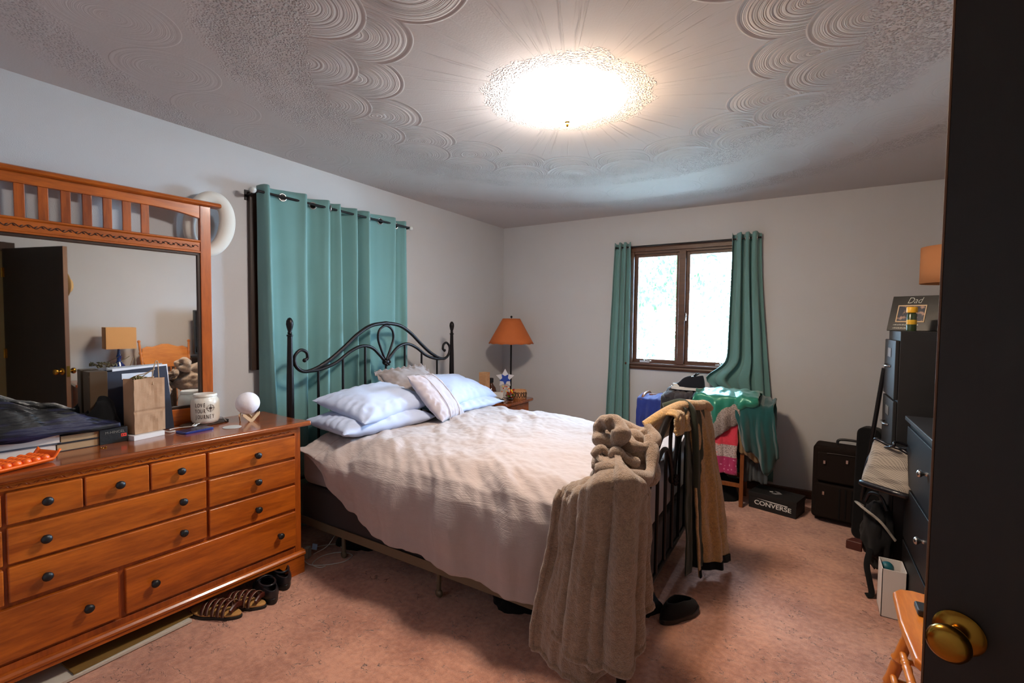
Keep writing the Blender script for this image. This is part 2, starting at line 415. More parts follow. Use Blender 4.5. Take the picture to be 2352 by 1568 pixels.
for z in (.25, 1.05, 1.82):
    mb = MB(); mb.tube([(.0, .022, z-.045), (0, .022, z+.045)], .006, 10); mb.box(0, .03, .0175, .019, z-.045, z+.045); mb.build('hinge', M['brass'], door, smooth=40)
# ---- window in the back wall
win = thing('window_1', 'small brown wooden double casement window', 'window', (1.935, 0, wz0)); win['kind'] = 'structure'
mb = W_(win)
mb.box(wx0-.035, wx0+.02, -.018, 0, wz0-.005, wz1+.0); mb.box(wx1-.02, wx1+.035, -.018, 0, wz0-.005, wz1)
mb.box(wx0-.035, wx1+.035, -.020, 0, wz1, wz1+.052)
mb.box(wx0, wx0+.02, 0, .12, wz0, wz1); mb.box(wx1-.02, wx1, 0, .12, wz0, wz1); mb.box(wx0, wx1, 0, .12, wz1-.02, wz1); mb.box(wx0, wx1, 0, .12, wz0, wz0+.014)
mb.build('casing', M['window_wood'], win, smooth=0, bevel=.003)
mb = W_(win); mb.prism([(0, .965), (-.016, .965), (-.022, .985), (-.018, 1.0), (-.034, 1.008), (-.036, 1.020), (-.030, 1.026), (0, 1.026)], wx0-.045, wx1+.045, 'x')
mb.build('sill', M['window_wood'], win, smooth=0, bevel=.002)
mb = W_(win); mb.box(1.905, 1.962, -.012, .10, wz0+.01, wz1-.01); mb.build('mullion', M['window_wood'], win, smooth=0, bevel=.003)
for (a, b_) in ((wx0+.02, 1.905), (1.962, wx1-.02)):
    z0, z1 = wz0+.012, wz1-.018
    mb = W_(win); w = .030
    for q in ((a, a+w, z0, z1), (b_-w, b_, z0, z1), (a+w, b_-w, z0, z0+w), (a+w, b_-w, z1-w, z1)): mb.box(q[0], q[1], .028, .065, q[2], q[3])
    sash = mb.build('sash', M['window_wood'], win, smooth=0, bevel=.003)
    mb = W_(win); mb.box(a+w-.004, b_-w+.004, .045, .049, z0+w-.004, z1-w+.004); mb.build('pane', M['pane'], sash, smooth=0)
    cx = a+.115 if a < 1.7 else b_-.105
    mb = W_(win); mb.box(cx-.045, cx+.045, .000, .026, z0-.002, z0+.016); mb.lathe([(.0, 0), (.013, .0), (.012, .012), (.006, .018), (0, .019)], (cx, .008, z0+.014), 16)
    mb.tube(spline([(cx, .008, z0+.024), (cx+.012, .0, z0+.026), (cx+.03, -.003, z0+.018), (cx+.052, -.004, z0+.012)], 5), [.006]*16, 8)
    mb.sphere((cx+.056, -.004, z0+.013), .0075, n=8)
    mb.build('crank_handle', M['steel'], sash, smooth=40)
mb = W_(win); mb.box(1.966, 1.976, .004, .03, 1.43, 1.50); mb.tube(spline([(1.971, .0, 1.485), (1.971, -.012, 1.47), (1.969, -.016, 1.45), (1.966, -.014, 1.425)], 4), .0045, 8)
mb.build('sash_lock', M['steel'], win, smooth=40)
# ---- covered window behind the left curtains: casing shows at its left edge
win2 = thing('window_2', 'dark brown framed window hidden behind the teal curtains', 'window', (0, -2.16, 1.09)); win2['kind'] = 'structure'
mb = W_(win2)
for q in ((-2.862, -2.795, 1.09, 2.17), (-1.665, -1.60, 1.09, 2.17), (-2.795, -1.665, 1.09, 1.155), (-2.795, -1.665, 2.105, 2.17)): mb.box(0, .028, q[0], q[1], q[2], q[3])
mb.box(0, .026, -2.17, -2.11, 1.155, 2.105)
mb.build('casing', M['dark_wood'], win2, smooth=0, bevel=.002)
mb = W_(win2); mb.box(.001, .007, -2.735, -1.665, 1.155, 2.105); mb.build('pane', plain('dark_window_glass', lin(30, 36, 44), .06, spec=.8, var=.05), win2, smooth=0)

# ---- ceiling light
light = thing('ceiling_light', 'glowing round frosted glass dome light on the ceiling', 'ceiling light', (LAMP.x, LAMP.y, 2.44))
mb = MB(); mb.lathe([(0, 0), (.175, 0), (.178, -.012), (.172, -.022), (0, -.022)], n=48); mb.build('light_base', M['white_plastic'], light, smooth=40)
def dome_mat():
    m, nt, b = base('lit_frosted_glass', (1, 1, 1, 1), .4)
    t = nt.nodes.new('ShaderNodeTexCoord'); sp = nt.nodes.new('ShaderNodeSeparateXYZ'); nt.links.new(t.outputs['Object'], sp.inputs[0])
    side = (E(nt, sp.outputs[0])*.85 + E(nt, sp.outputs[1])*.53)      # one cool bulb, one warm bulb inside
    nt.links.new(mixc(nt, side.smooth(-.17, .12), (.97, .95, .93, 1), (1.0, .74, .50, 1)), b.inputs['Emission Color'])
    b.inputs['Emission Strength'].default_value = 38.0
    return m
M['dome'] = dome_mat()
mb = MB(); mb.lathe([(.185, -.020)]+[(.185*math.cos(a), -.020-.085*math.sin(a)) for a in [k*PI/2/12 for k in range(1, 13)]][:-1]+[(.0, -.105)], n=48)
mb.build('glass_dome', M['dome'], light, smooth=50)
mb = MB(); mb.lathe([(0, -.100), (.012, -.104), (.013, -.110), (.007, -.114), (.008, -.122), (.005, -.130), (0, -.132)], n=16); mb.build('finial', M['brass'], light, smooth=40)

# ---- curtains and rods
def grommet_curtain(name, label, P, ax, z0, z1, amp, periods, phase, mat, off, flare=None, group=None, nz=60, nu=None, ring_side=1, hem=None, zr=None):
    """P: start/end along the wall; ax 'y' (left wall, depth +x) or 'x' (back wall, depth -y)"""
    t = thing(name, label, 'curtain', ((off, (P[0]+P[1])/2, z1-.04) if ax == 'y' else ((P[0]+P[1])/2, -off, z1-.04)), 0, group)
    nu = nu or int(periods*22)
    def fn(u, v):
        z = z1 + (z0-z1)*v
        a = 2*PI*periods*u + phase + .35*math.sin(u*9+1)
        c = math.cos(a); c = math.copysign(abs(c)**.7, c)
        am = amp*(1+.25*math.sin(u*17+2)+.35*v*math.sin(u*11+5))
        d = off + c*am + .006*ns(u*20, v*4, 3)*2
        s = P[0] + (P[1]-P[0])*u + .012*math.sin(2*a)*(.4+v) + .010*ns(u*6, v*2, 9)
        if flare: s, d, z = flare(u, v, s, d, z)
        if v < .001: z += .006*math.sin(a*1.0+1)
        return Vector((d, s, z)) if ax == 'y' else Vector((s, -d, z))
    mb = W_(t); mb.grid(fn, nu, nz); mb.build('fabric', mat, t, smooth=70, solid=.0025)
    # grommets where the folded cloth crosses the rod
    zz = zr if zr is not None else z1-.045
    for k in range(int(periods*2)):
        a = PI/2 + k*PI - phase
        u = a/(2*PI*periods)
        if not 0.02 < u < .98: continue
        for _ in range(12): u = (a - .35*math.sin(u*9+1))/(2*PI*periods)
        if not 0.015 < u < .985: continue
        v = (z1-zz)/(z1-z0)
        p = fn(u, v); q = fn(u+.004, v); r_ = fn(u, v+.01)
        n = (q-p).cross(r_-p).normalized(); rot = n.to_track_quat('Z', 'Y').to_matrix()
        mb = W_(t); pts = [p + rot @ Vector((.0205*math.cos(2*PI*i/20), .0205*math.sin(2*PI*i/20), 0)) for i in range(20)]
        mb.tube(pts, .0045, 8, closed=True, flat=.9); mb.build('grommet', M['steel'], t, smooth=50)
    return t
cur = thing('curtain', 'wide teal grommet curtain behind the headboard, full of deep folds', 'curtain', (.09, -2.2, 2.165))
KEY = [(-2.838, .05), (-2.834, .10), (-2.822, .140), (-2.806, .146), (-2.785, .108), (-2.765, .088), (-2.70, .100), (-2.62, .122), (-2.572, .150), (-2.552, .142), (-2.535, .085), (-2.515, .060), (-2.47, .075), (-2.42, .115), (-2.388, .140), (-2.368, .125), (-2.352, .090), (-2.325, .110), (-2.295, .142), (-2.275, .118), (-2.262, .058), (-2.225, .045), (-2.19, .095), (-2.160, .142), (-2.142, .130), (-2.125, .055), (-2.09, .045), (-2.07, .100), (-2.042, .148), (-2.020, .120), (-1.99, .085), (-1.92, .098), (-1.83, .125), (-1.782, .145), (-1.762, .120), (-1.742, .065), (-1.70, .075), (-1.665, .100), (-1.640, .112), (-1.618, .095)]
KS = spline([(k[1], k[0], 0) for k in KEY], 5)
def curf(u, v):
    f_ = u*(len(KS)-1); i_ = min(len(KS)-2, int(f_)); p = KS[i_].lerp(KS[i_+1], f_-i_)
    d = .095+(p.x-.095)*(.82+.30*v+.25*v*math.sin(u*19+1)); y = p.y+.030*v*math.sin(u*13+.7)+.02*v*v*math.sin(u*29)
    z = 2.205+(-2.15)*v; d += .006*ns(u*24, v*5, 3)+.004*ns(u*60, v*2, 8)
    if v < .001: z += .004*math.sin(u*40)
    return Vector((max(d, .035), y, z))
mb = W_(cur); mb.grid(curf, 300, 60); mb.build('fabric', M['teal'], cur, smooth=80, solid=.0025)
for yk in (-2.70, -2.47, -2.365, -2.255, -2.13, -2.02, -1.90, -1.72):
    u = min((abs(KS[q].y-yk), q) for q in range(len(KS)))[1]/(len(KS)-1); v = .045/2.15
    p = curf(u, v); q_ = curf(min(1, u+.004), v); r_ = curf(u, v+.01); n = (q_-p).cross(r_-p).normalized(); rot = n.to_track_quat('Z', 'Y').to_matrix()
    p = p + (n if n.x > 0 else -n)*.003
    mb = W_(cur); mb.tube([p + rot @ Vector((.0215*math.cos(2*PI*k/20), .0215*math.sin(2*PI*k/20), 0)) for k in range(20)], .0048, 8, closed=True, flat=.9); g_ = mb.build('grommet', M['steel'], cur, smooth=50)
    mb = W_(cur); mb.lathe([(0, 0), (.019, 0), (.019, .0012), (0, .0012)], p, 20, rot); mb.build('grommet_hole', MATS['black_iron'], g_, smooth=0)
rod = thing('curtain_rod', 'thin black curtain rod with small white glass end knob above the headboard', 'curtain rod', (.118, -2.9, 2.16))
mb = W_(rod); mb.tube([(.118, -2.885, 2.160), (.118, -1.60, 2.160)], .008, 12); mb.build('rod', M['black_metal'], rod)
plain('clear_knob', lin(205, 208, 205), .15, var=.2, vs=30)
for y in (-2.893, -1.590):
    mb = W_(rod); mb.sphere((.118, y, 2.160), .019, n=12); mb.build('end_knob', MATS['clear_knob'], rod)
for y in (-2.868, -1.615):
    mb = W_(rod); mb.tube([(.0, y, 2.150), (.05, y, 2.150), (.118, y, 2.154)], .006, 8); mb.box(0, .006, y-.012, y+.012, 2.12, 2.18); mb.build('bracket', M['black_metal'], rod)
def flR(u, v, s, d, z):
    k = sm(.0, 1.0, v); s += k*(.16*u-.03); 
    b = math.exp(-((z-.93)/.10)**2)*(1-sm(.25, .75, u)); s -= .16*b*(1-u); d += .05*b
    low = 1-sm(.50, .93, z); d = max(.02, d+.015*low)
    return s, d, z
grommet_curtain('curtain', 'teal grommet curtain bunched at the right of the window, bulging over the clothes pile', (2.345, 2.560), 'x', .10, 2.165, .030, 3.5, .8, M['teal'], .060, flare=flR)
def flL(u, v, s, d, z): return s - .10*v*(1-u) + .01*v, d, z
grommet_curtain('curtain', 'teal grommet curtain bunched at the left of the window, its edge lit by daylight', (1.318, 1.475), 'x', .12, 2.160, .026, 3.0, .3, M['teal'], .058, flare=flL)
rod = thing('curtain_rod', 'thin black curtain rod across the brown window', 'curtain rod', (1.325, -.06, 2.12))
mb = W_(rod); mb.tube([(1.325, -.06, 2.120), (2.555, -.06, 2.120)], .006, 12); mb.build('rod', M['black_metal'], rod)
for x in (1.322, 2.557):
    mb = W_(rod); mb.sphere((x, -.06, 2.120), .009, n=10); mb.build('end_knob', M['black_metal'], rod)
for x in (1.345, 2.535):
    mb = W_(rod); mb.tube([(x, 0, 2.112), (x, -.06, 2.112)], .005, 8); mb.build('bracket', M['black_metal'], rod)
# ================================================================== dresser, mirror and what stands on it
DTH = math.radians(3); DP = Vector((.561, -2.880, 0)); DRZ = PI/2-DTH
DXa = Vector((math.sin(DTH), math.cos(DTH), 0)); DYa = Vector((-math.cos(DTH), math.sin(DTH), 0))
def DW(x, v, z): p = DP + DXa*x + DYa*v; return Vector((p.x, p.y, z))
TOPZ = .845
dr = thing('dresser', 'long cherry-brown wooden dresser with black knobs along the left wall', 'dresser', DP, DRZ)
XL, XR = -1.607, -.013
mb = MB()
mb.box(XL, XR, .022, .44, .105, .818)
mb.box(XL, XL+.034, .012, .03, .105, .818); mb.box(XR-.034, XR, .012, .03, .105, .818)
mb.box(XL+.034, XR-.034, .014, .03, .105, .150)
mb.build('body', M['cherry_v'], dr, smooth=0, bevel=.002)
mb = MB()                                    # base with bracket-foot cut-outs
L = XR-XL+.026; x0 = XL-.013; x1 = XR+.013
front = [(x0, 0), (x0+.10, 0), (x0+.115, .045), (x0+.145, .078), (x0+.20, .082), (x1-.20, .082), (x1-.145, .078), (x1-.115, .045), (x1-.10, 0), (x1, 0), (x1, .098), (x0, .098)]
mb.prism(front, .0, .022, 'y')
side = [(.022, 0), (.10, 0), (.115, .05), (.16, .08), (.32, .08), (.36, .05), (.375, 0), (.44, 0), (.44, .098), (.022, .098)]
mb.prism(side, x1-.02, x1, 'x'); mb.prism(side, x0, x0+.02, 'x')
mb.build('plinth', M['cherry'], dr, smooth=0, bevel=.002)
mb = MB(); prof = [(.0, .098), (-.006, .102), (-.006, .112), (.002, .120), (.010, .124), (.03, .126), (.03, .098)]
mb.prism(prof, x0-.004, x1+.004, 'x'); mb.box(x1-.01, x1+.006, .0, .44, .098, .122); mb.build('base_moulding', M['cherry'], dr, smooth=0, bevel=.0015)
mb = MB()                                    # top with rounded edge and clipped corners
def topoutline(e): return [(XL-.045+e, -.020+e), (XR+.048-e, -.020+e), (XR+.052-e, -.005), (XR+.030-e, .10), (XR+.034-e, .455-e), (XL-.03+e, .455-e), (XL-.045+e, .0)]
mb.prism(topoutline(0), TOPZ-.027, TOPZ); mb.build('top', M['cherry_top'], dr, smooth=0, bevel=.010, seg=4)
mb = MB(); mb.box(XL+.034, XR-.034, .008, .026, .784, .818)
mb.prism([(.008, .818), (-.004, .818), (-.002, .812), (.008, .806)], XL+.02, XR-.02, 'x')
mb.build('frieze', M['cherry'], dr, smooth=0, bevel=.001)
mb = MB()                                    # carved leaf chain along the frieze
n = 62
for i in range(n):
    x = XL+.05 + (XR-XL-.10)*(i+.5)/n; s_ = 1 if i % 2 else -1
    mb.tube([(x-.011, .0075, .797-.003*s_), (x-.004, .0065, .797+.003*s_), (x+.005, .0065, .797+.003*s_), (x+.011, .0075, .797-.003*s_)], [.0012, .0022, .0022, .001], 6)
mb.build('carved_chain', M['cherry_v'], dr, smooth=50)
knob = [(0, 0), (.009, 0), (.0075, .006), (.0075, .012), (.013, .017), (.0165, .022), (.0165, .026), (.013, .031), (.006, .034), (0, .0345)]
def drawer(a, b_, z0, z1, knobs):
    mb = MB(); mb.box(a, b_, .004, .03, z0, z1); d = mb.build('drawer', M['cherry'], dr, smooth=0, bevel=.005, seg=3)
    for k in knobs:
        mb = MB(); mb.lathe(knob, (k[0], .004, k[1]), 20, RX(PI/2)); mb.build('drawer_knob', M['black_plastic'], d, smooth=50)
def mirX(x): return -1.62-x
rowR = [(.655, .773), (.514, .643), (.368, .501)]
CZ = -.81
for side_ in (0, 1):
    f = (lambda x: x) if side_ == 0 else (lambda x: 2*CZ-x)
    for z0, z1 in ((.657, .773), (.514, .644), (.371, .501)):
        a, b_ = sorted((f(-.047), f(-.476))); drawer(a, b_, z0, z1, [(f(-.256), (z0+z1)/2)])
    a, b_ = sorted((f(-.046), f(-.798))); drawer(a, b_, .163, .355, [(f(-.142), .258), (f(-.700), .258)])
for a, b_ in ((-.702, -.487), (-.918, -.708), (-1.133, -.924)): drawer(a, b_, .660, .775, [((a+b_)/2, .722)])
for z0, z1 in ((.516, .647), (.374, .504)): drawer(-1.133, -.487, z0, z1, [(-.589, (z0+z1)/2), (-1.035, (z0+z1)/2)])
# ---- mirror, its left side turned a touch toward the wall
mpiv = DW(-.282, .425, 0)
mir = thing('dresser_mirror', 'cherry wood framed mirror with slatted crest standing on the dresser', 'mirror', (mpiv.x, mpiv.y, TOPZ), DRZ+math.radians(-1.5))
mir.rotation_euler = (0, 0, PI/2-math.radians(4.5))
MW = 1.06; zb = 0.0
def mz(z): return z-TOPZ
for x in (-.052, -MW):
    mb = MB(); mb.box(x, x+.052, -.022, .008, 0, mz(2.005)); mb.build('post', M['cherry_v'], mir, smooth=0, bevel=.003)
mb = MB(); mb.box(-MW+.052, -.052, -.020, .006, 0, mz(.93)); mb.build('bottom_rail', M['cherry'], mir, smooth=0, bevel=.003)
mb = MB(); pts = [(-.052, mz(2.005)), (-.052, mz(1.935))]
for k in range(1, 24):
    t = k/24; x = -.052-(MW-.104)*t; e = min(t, 1-t)*2; pts.append((x, mz(1.935)+.026*(1-(1-min(1, e*2.2))**2)))
pts += [(-MW+.052, mz(1.935)), (-MW+.052, mz(2.005))]
mb.prism(pts, -.020, .006, 'y'); mb.build('top_rail', M['cherry'], mir, smooth=30, bevel=.002)
mb = MB(); mb.prism([(-.050, mz(2.012)), (-.044, mz(2.024)), (-.03, mz(2.030)), (.014, mz(2.030)), (.014, mz(2.004)), (-.034, mz(2.004)), (-.046, mz(2.006))], -MW-.045, .045, 'x')
mb.build('crown_moulding', M['cherry'], mir, smooth=0, bevel=.002)
for k in range(8):
    x = -.305 - .0722*k
    mb = MB(); mb.box(x, x+.033, -.013, .001, mz(1.80), mz(1.965)); mb.build('slat', M['cherry_v'], mir, smooth=0, bevel=.002)
mb = MB(); mb.box(-MW+.052, -.052, -.018, .006, mz(1.752), mz(1.822))
mb.prism([(-.018, mz(1.806)), (-.026, mz(1.812)), (-.026, mz(1.818)), (-.018, mz(1.822))], -MW+.052, -.052, 'x')
mb.prism([(-.018, mz(1.752)), (-.024, mz(1.752)), (-.024, mz(1.760)), (-.018, mz(1.764))], -MW+.052, -.052, 'x')
rail = mb.build('carved_rail', M['cherry'], mir, smooth=0, bevel=.0015)
mb = MB(); P = [(-.06-(MW-.12)*i/240, -.0185, mz(1.785)+.007*math.sin(i/240*2*PI*21)) for i in range(241)]
mb.tube(P, .0016, 6)
for k in range(42):
    x = -.07-(MW-.14)*(k+.4)/42; s_ = 1 if k % 2 else -1
    mb.tube([(x, -.0185, mz(1.785)+.004*s_), (x-.006, -.0195, mz(1.785)), (x-.010, -.0185, mz(1.785)-.006*s_)], [.0008, .003, .0006], 6)
mb.build('carved_vine', M['dark_wood'], rail, smooth=50)
mb = MB(); 
for q in ((-.066, -.052, .93, 1.752), (-MW+.052, -MW+.066, .93, 1.752)): mb.box(q[0], q[1], -.016, -.002, mz(q[2]), mz(q[3]))
mb.box(-MW+.052, -.052, -.016, -.002, mz(.93), mz(.944)); mb.box(-MW+.052, -.052, -.016, -.002, mz(1.738), mz(1.752))
mb.build('inner_bead', M['dark_wood'], mir, smooth=0, bevel=.003)
mb = MB(); mb.box(-MW+.06, -.06, -.006, -.002, mz(.937), mz(1.746)); mb.build('mirror_glass', M['mirror'], mir, smooth=0)
mb = MB(); mb.box(-MW+.05, -.05, -.002, .004, mz(.925), mz(1.76)); mb.build('back_board', M['dark_wood'], mir, smooth=0)

# ---- white hat brim on the mirror corner
hat = thing('white_hat', 'off-white rounded hat hung over the right top corner of the mirror', 'hat', DW(-.262, .425, 1.78))
M['felt'] = cloth('white_felt', lin(224, 220, 210), 600, .0008, .3, .05)
mb = W_(hat); c = DW(-.262, .478, 1.925)
rot = RZ(DRZ) @ RX(math.radians(0))
def brim(u, v):
    a = 2*PI*u; b_ = 2*PI*v
    R0 = 1+0*a
    ex, ez = .090, .150
    px, pz = ex*math.cos(a), ez*math.sin(a)
    rr = .034*(1+.18*math.cos(a-.4))
    nx, nz = math.cos(a), math.sin(a)
    q = Vector((px+nx*rr*1.05*math.cos(b_), .027*math.sin(b_)*(1.0), pz+nz*rr*math.cos(b_)))
    q = RY(math.radians(12)) @ q
    q = RZ(math.radians(-6)) @ q
    return c + rot @ (q+Vector((0, -.002, 0)))
mb.grid(brim, 64, 20, cu=True); mb.build('brim', M['felt'], hat, smooth=80)
mb = W_(hat)
def crown(u, v):
    a = -1.15+2.3*u; t = v
    px, pz = .120*math.cos(a), .118*math.sin(a)
    k = math.sin(PI*t)*math.cos(a*.62)
    q = Vector((px+.030*k-.015+.0*t, .030*math.cos(PI*t)+.012, pz)); q = RY(math.radians(12)) @ q
    return c + rot @ q
mb.grid(crown, 28, 14); mb.build('crown', M['felt'], hat, smooth=80, solid=.002)

# ---- things on the dresser top
def dthing(name, label, cat, x, v, z=TOPZ, rz=0, group=None): return thing(name, label, cat, DW(x, v, z), DRZ+rz, group)
# wax warmer jar
jar = dthing('wax_warmer', 'white jar-shaped warmer lettered LOVE YOUR JOURNEY with a compass', 'candle warmer', -.352, .335, TOPZ+.010); jar.scale = (1.2, 1.2, 1.2)
M['ceramic'] = plain('white_ceramic', lin(232, 226, 214), .3, spec=.5, var=.03)
M['ink'] = plain('dark_brown_ink', lin(66, 44, 36), .6)
jp = [(0, .0), (.040, .0), (.048, .004), (.0535, .016), (.0545, .035), (.0545, .085), (.052, .100), (.046, .110), (.0425, .114), (.0425, .117)]
mb = MB(); mb.lathe(jp+[(.038, .117), (.038, .110)], n=48); body = mb.build('jar_body', M['ceramic'], jar, smooth=50)
mb = MB(); mb.lathe([(.0425, .116), (.0455, .118), (.0455, .124), (.043, .128), (.030, .126), (.0, .125)], n=48); mb.build('wax_dish', M['ceramic'], jar, smooth=50)
vd = math.atan2(-4.472-jar.location.y, 2.89-jar.location.x) - jar.rotation_euler.z   # toward the viewer side
def on_jar(a, z, r=.0548): return Matrix.Translation(Vector((r*math.cos(a), r*math.sin(a), z))) @ Matrix.Rotation(a+PI/2, 4, 'Z') @ Matrix.Rotation(PI/2, 4, 'X')
def jar_text(s, z, a0, step):
    for i, ch in enumerate(s):
        text_obj('letter', ch, .0215, M['ink'], body, on_jar(a0+step*i, z), .0004, .0, sxy=(.60, 1.15))
jar_text('LOVE', .083, vd-.66, .20); jar_text('YOUR', .058, vd-.66, .20); jar_text('JOURNEY', .033, vd-.66, .20)
mb = MB()
def cj(dx, dz): a = vd+.36+dx/.0548; return (.0551*math.cos(a), .0551*math.sin(a), .070+dz)
for R in (.0125, .0150): mb.tube([cj(R*math.cos(2*PI*i/28), R*math.sin(2*PI*i/28)) for i in range(28)], .0004, 5, closed=True)
for k in range(8):
    a = k*PI/4; R = .019 if k % 2 == 0 else .010
    mb.tube([cj(0, 0), cj(R*.5*math.cos(a), R*.5*math.sin(a)), cj(R*math.cos(a), R*math.sin(a))], [.0018, .0010, .0002], 5)
mb.build('compass_rose', M['ink'], body)
for i in range(14):
    a = vd+PI-.9+.26*(i//2); z = .085 if i % 2 else .055
    mb = MB(); mb.lathe([(0, 0), (.0035, 0), (.0035, .0008), (0, .001)], (.0543*math.cos(a), .0543*math.sin(a), z), 10, Matrix.Rotation(a, 3, 'Z') @ RY(PI/2)); mb.build('vent_hole', M['black_plastic'], body)
# tray under the jar
tr = dthing('tray', 'dark bark-edged wooden slab under the white warmer', 'tray', -.352, .345)
mb = MB(); pts = []
for k in range(36):
    a = 2*PI*k/36; pts.append((.115*math.cos(a)*(1+.06*ns(k*.9)), .062*math.sin(a)*(1+.10*ns(k*1.1, 4))))
mb.prism(pts, 0, .010); mb.build('slab', wood('bark_slab', lin(70, 46, 30), lin(38, 26, 20), 'x', .5, 2), tr, smooth=0, bevel=.003)
def cable(name, label, pts, r, mat, n=8, cat='cable'):
    o = thing(name, label, cat, pts[0]); mb = W_(o); P = spline(pts, n); mb.tube(P, r, 7); mb.build('cord', mat, o, smooth=60); return o
cable('charging_cable', 'white charging cable looped beside the warmer on the dresser', [DW(-.56, .30, TOPZ+.012), DW(-.545, .255, TOPZ+.006), DW(-.515, .27, TOPZ+.004), DW(-.525, .31, TOPZ+.006), DW(-.48, .31, TOPZ+.008), DW(-.425, .27, TOPZ+.012), DW(-.405, .32, TOPZ+.016), DW(-.44, .27, TOPZ+.014), DW(-.40, .29, TOPZ+.018), DW(-.31, .385, TOPZ+.014), DW(-.262, .36, TOPZ+.020), DW(-.265, .30, TOPZ+.008)], .0022, M['white_plastic'])
# moon lamp
ml = dthing('moon_lamp', 'round white moon globe on a small wooden V-shaped stand', 'lamp', -.178, .245)
mb = MB(); mb.sphere((0, 0, .098), .060, n=24); mb.build('globe', plain('moon_white', lin(236, 232, 238), .7, var=.05, vs=22, bs=60, bd=.001), ml, smooth=80)
M['beech'] = wood('light_beech', lin(214, 180, 140), lin(194, 156, 116), 'z', .5, 3)
for k in range(3):
    a = k*2*PI/3 - PI/2
    mb = MB(RZ(a).to_4x4())
    for s_ in (-1, 1):
        P = [(.034, 0, .000), (.034, s_*.008, .0), (.034, s_*.044, .036), (.034, s_*.044, .048), (.034, s_*.030, .044), (.034, 0, .016)]
        i0 = [mb.v(.034, p[1], p[2]) for p in P]; i1 = [mb.v(.040, p[1], p[2]) for p in P]
        mb.f(*i0); mb.f(*i1[::-1])
        for q in range(6): mb.f(i0[q], i1[q], i1[(q+1) % 6], i0[(q+1) % 6])
    mb.build('stand_leg', M['beech'], ml, smooth=0)
# phone and disc
ph = dthing('phone_case', 'dark blue phone lying flat near the front edge', 'phone', -.452, .205, TOPZ, .16)
mb = MB(); mb.prism([p for c0, a0 in (((.062, .030), 0), ((-.062, .030), 90), ((-.062, -.030), 180), ((.062, -.030), 270)) for p in arc(c0[0], c0[1], .009, a0, a0+90, 4)], 0, .011)
mb.build('case', plain('navy_case', lin(22, 42, 112), .3, spec=.6), ph, smooth=30, bevel=.002)
mb = MB(); mb.box(-.064, .064, -.034, .034, .0108, .0116); mb.build('screen', plain('phone_screen', lin(40, 44, 66), .12, spec=.8), ph, smooth=0)
ds = dthing('coaster_disc', 'small flat pale grey disc between the phone and moon lamp', 'disc', -.303, .152)
mb = MB(); mb.lathe([(0, 0), (.042, 0), (.043, .001), (.042, .0025), (0, .0025)], n=40); mb.build('disc', plain('pale_grey', lin(190, 190, 186), .45, var=.04), ds, smooth=30)
# paper bag on a white box, navy binder, cardboard box
wb = dthing('small_white_box', 'flat white box under the brown paper bag', 'box', -.645, .262, TOPZ, .22)
mb = MB(); mb.box(-.066, .066, -.045, .055, 0, .022); mb.build('box', plain('white_card', lin(226, 218, 212), .7, var=.03), wb, smooth=0, bevel=.001)
bag = dthing('paper_bag', 'brown kraft paper bag with twisted paper handles', 'paper bag', -.632, .285, TOPZ+.0235, .20)
M['kraft'] = plain('kraft_paper', lin(178, 138, 104), .85, var=.08, vs=14, bs=90, bd=.0006)
mb = MB(); bw, bd_, bh = .066, .040, .252
def bagf(u, v):
    z = bh*v; per = u*4; k = int(per) % 4; t = per-int(per)
    c0 = [(-bw, -bd_), (bw, -bd_), (bw, bd_), (-bw, bd_)]; a = c0[k]; b_ = c0[(k+1) % 4]
    x = a[0]+(b_[0]-a[0])*t; y = a[1]+(b_[1]-a[1])*t
    if k == 0: y += -.010*(1-abs(2*t-1))*sm(.0, .3, v)*0 + .007*math.cos((t-.5)*PI)*sm(.25, 1, v) - .004*abs(t-.5)
    if k in (1, 3): x += (-1 if k == 1 else 1)*.022*math.cos((t-.5)*PI)*sm(.1, .9, v)
    if k == 0: y += .004*ns(x*40, z*25) + (.004 if abs(v-.42) < .02 else 0)
    z += .006*ns(x*30, y*30)*v
    return (x, y, z)
mb.grid(bagf, 48, 26, cu=True); mb.box(-bw+.001, bw-.001, -bd_+.002, bd_-.002, 0, .001); mb.build('bag', M['kraft'], bag, smooth=0, solid=.0008)
M['twine'] = plain('twisted_paper', lin(190, 160, 126), .8, bs=200)
mb = MB(); mb.tube(spline([(.018, -.034, .22), (.020, -.030, .27), (.036, -.026, .325), (.044, -.026, .330), (.046, -.028, .31), (.046, -.034, .22)], 6), .0022, 6); mb.build('handle', M['twine'], bag, smooth=60)
mb = MB(); mb.tube(spline([(-.040, .034, .21), (-.030, .02, .258), (.000, -.0, .272), (.032, -.01, .285), (.044, .0, .290), (.030, .012, .278), (.0, .03, .25)], 6), .0022, 6); mb.build('handle', M['twine'], bag, smooth=60)
mb = MB()
for k in range(30):
    a = rnd.uniform(0, 6.28); x = rnd.uniform(-.045, .0); y = rnd.uniform(-.02, .025); s_ = rnd.uniform(.008, .018)
    mb.cbox((x, y, .245+rnd.uniform(-.006, .016)), (s_, s_*.5, .002), Euler((rnd.uniform(-.8, .8), rnd.uniform(-.8, .8), a)).to_matrix())
tag(mb.build('dried_leaves', plain('dried_leaf', lin(120, 108, 56), .8, var=.3, vs=60), bag, smooth=0), 'dried herb leaves sticking out of the bag', None, None, 'stuff')
bn = dthing('navy_binder', 'dark navy folder of white papers leaning against the mirror', 'binder', -.625, .372, TOPZ+.001, .02)
lean = RX(math.radians(-4)).to_4x4()
M['navy'] = plain('navy_cover', lin(34, 42, 62), .5, bs=120, bd=.0003)
mb = MB(lean); P = [(-.125, 0), (.140, 0), (.118, .318), (-.122, .304)]
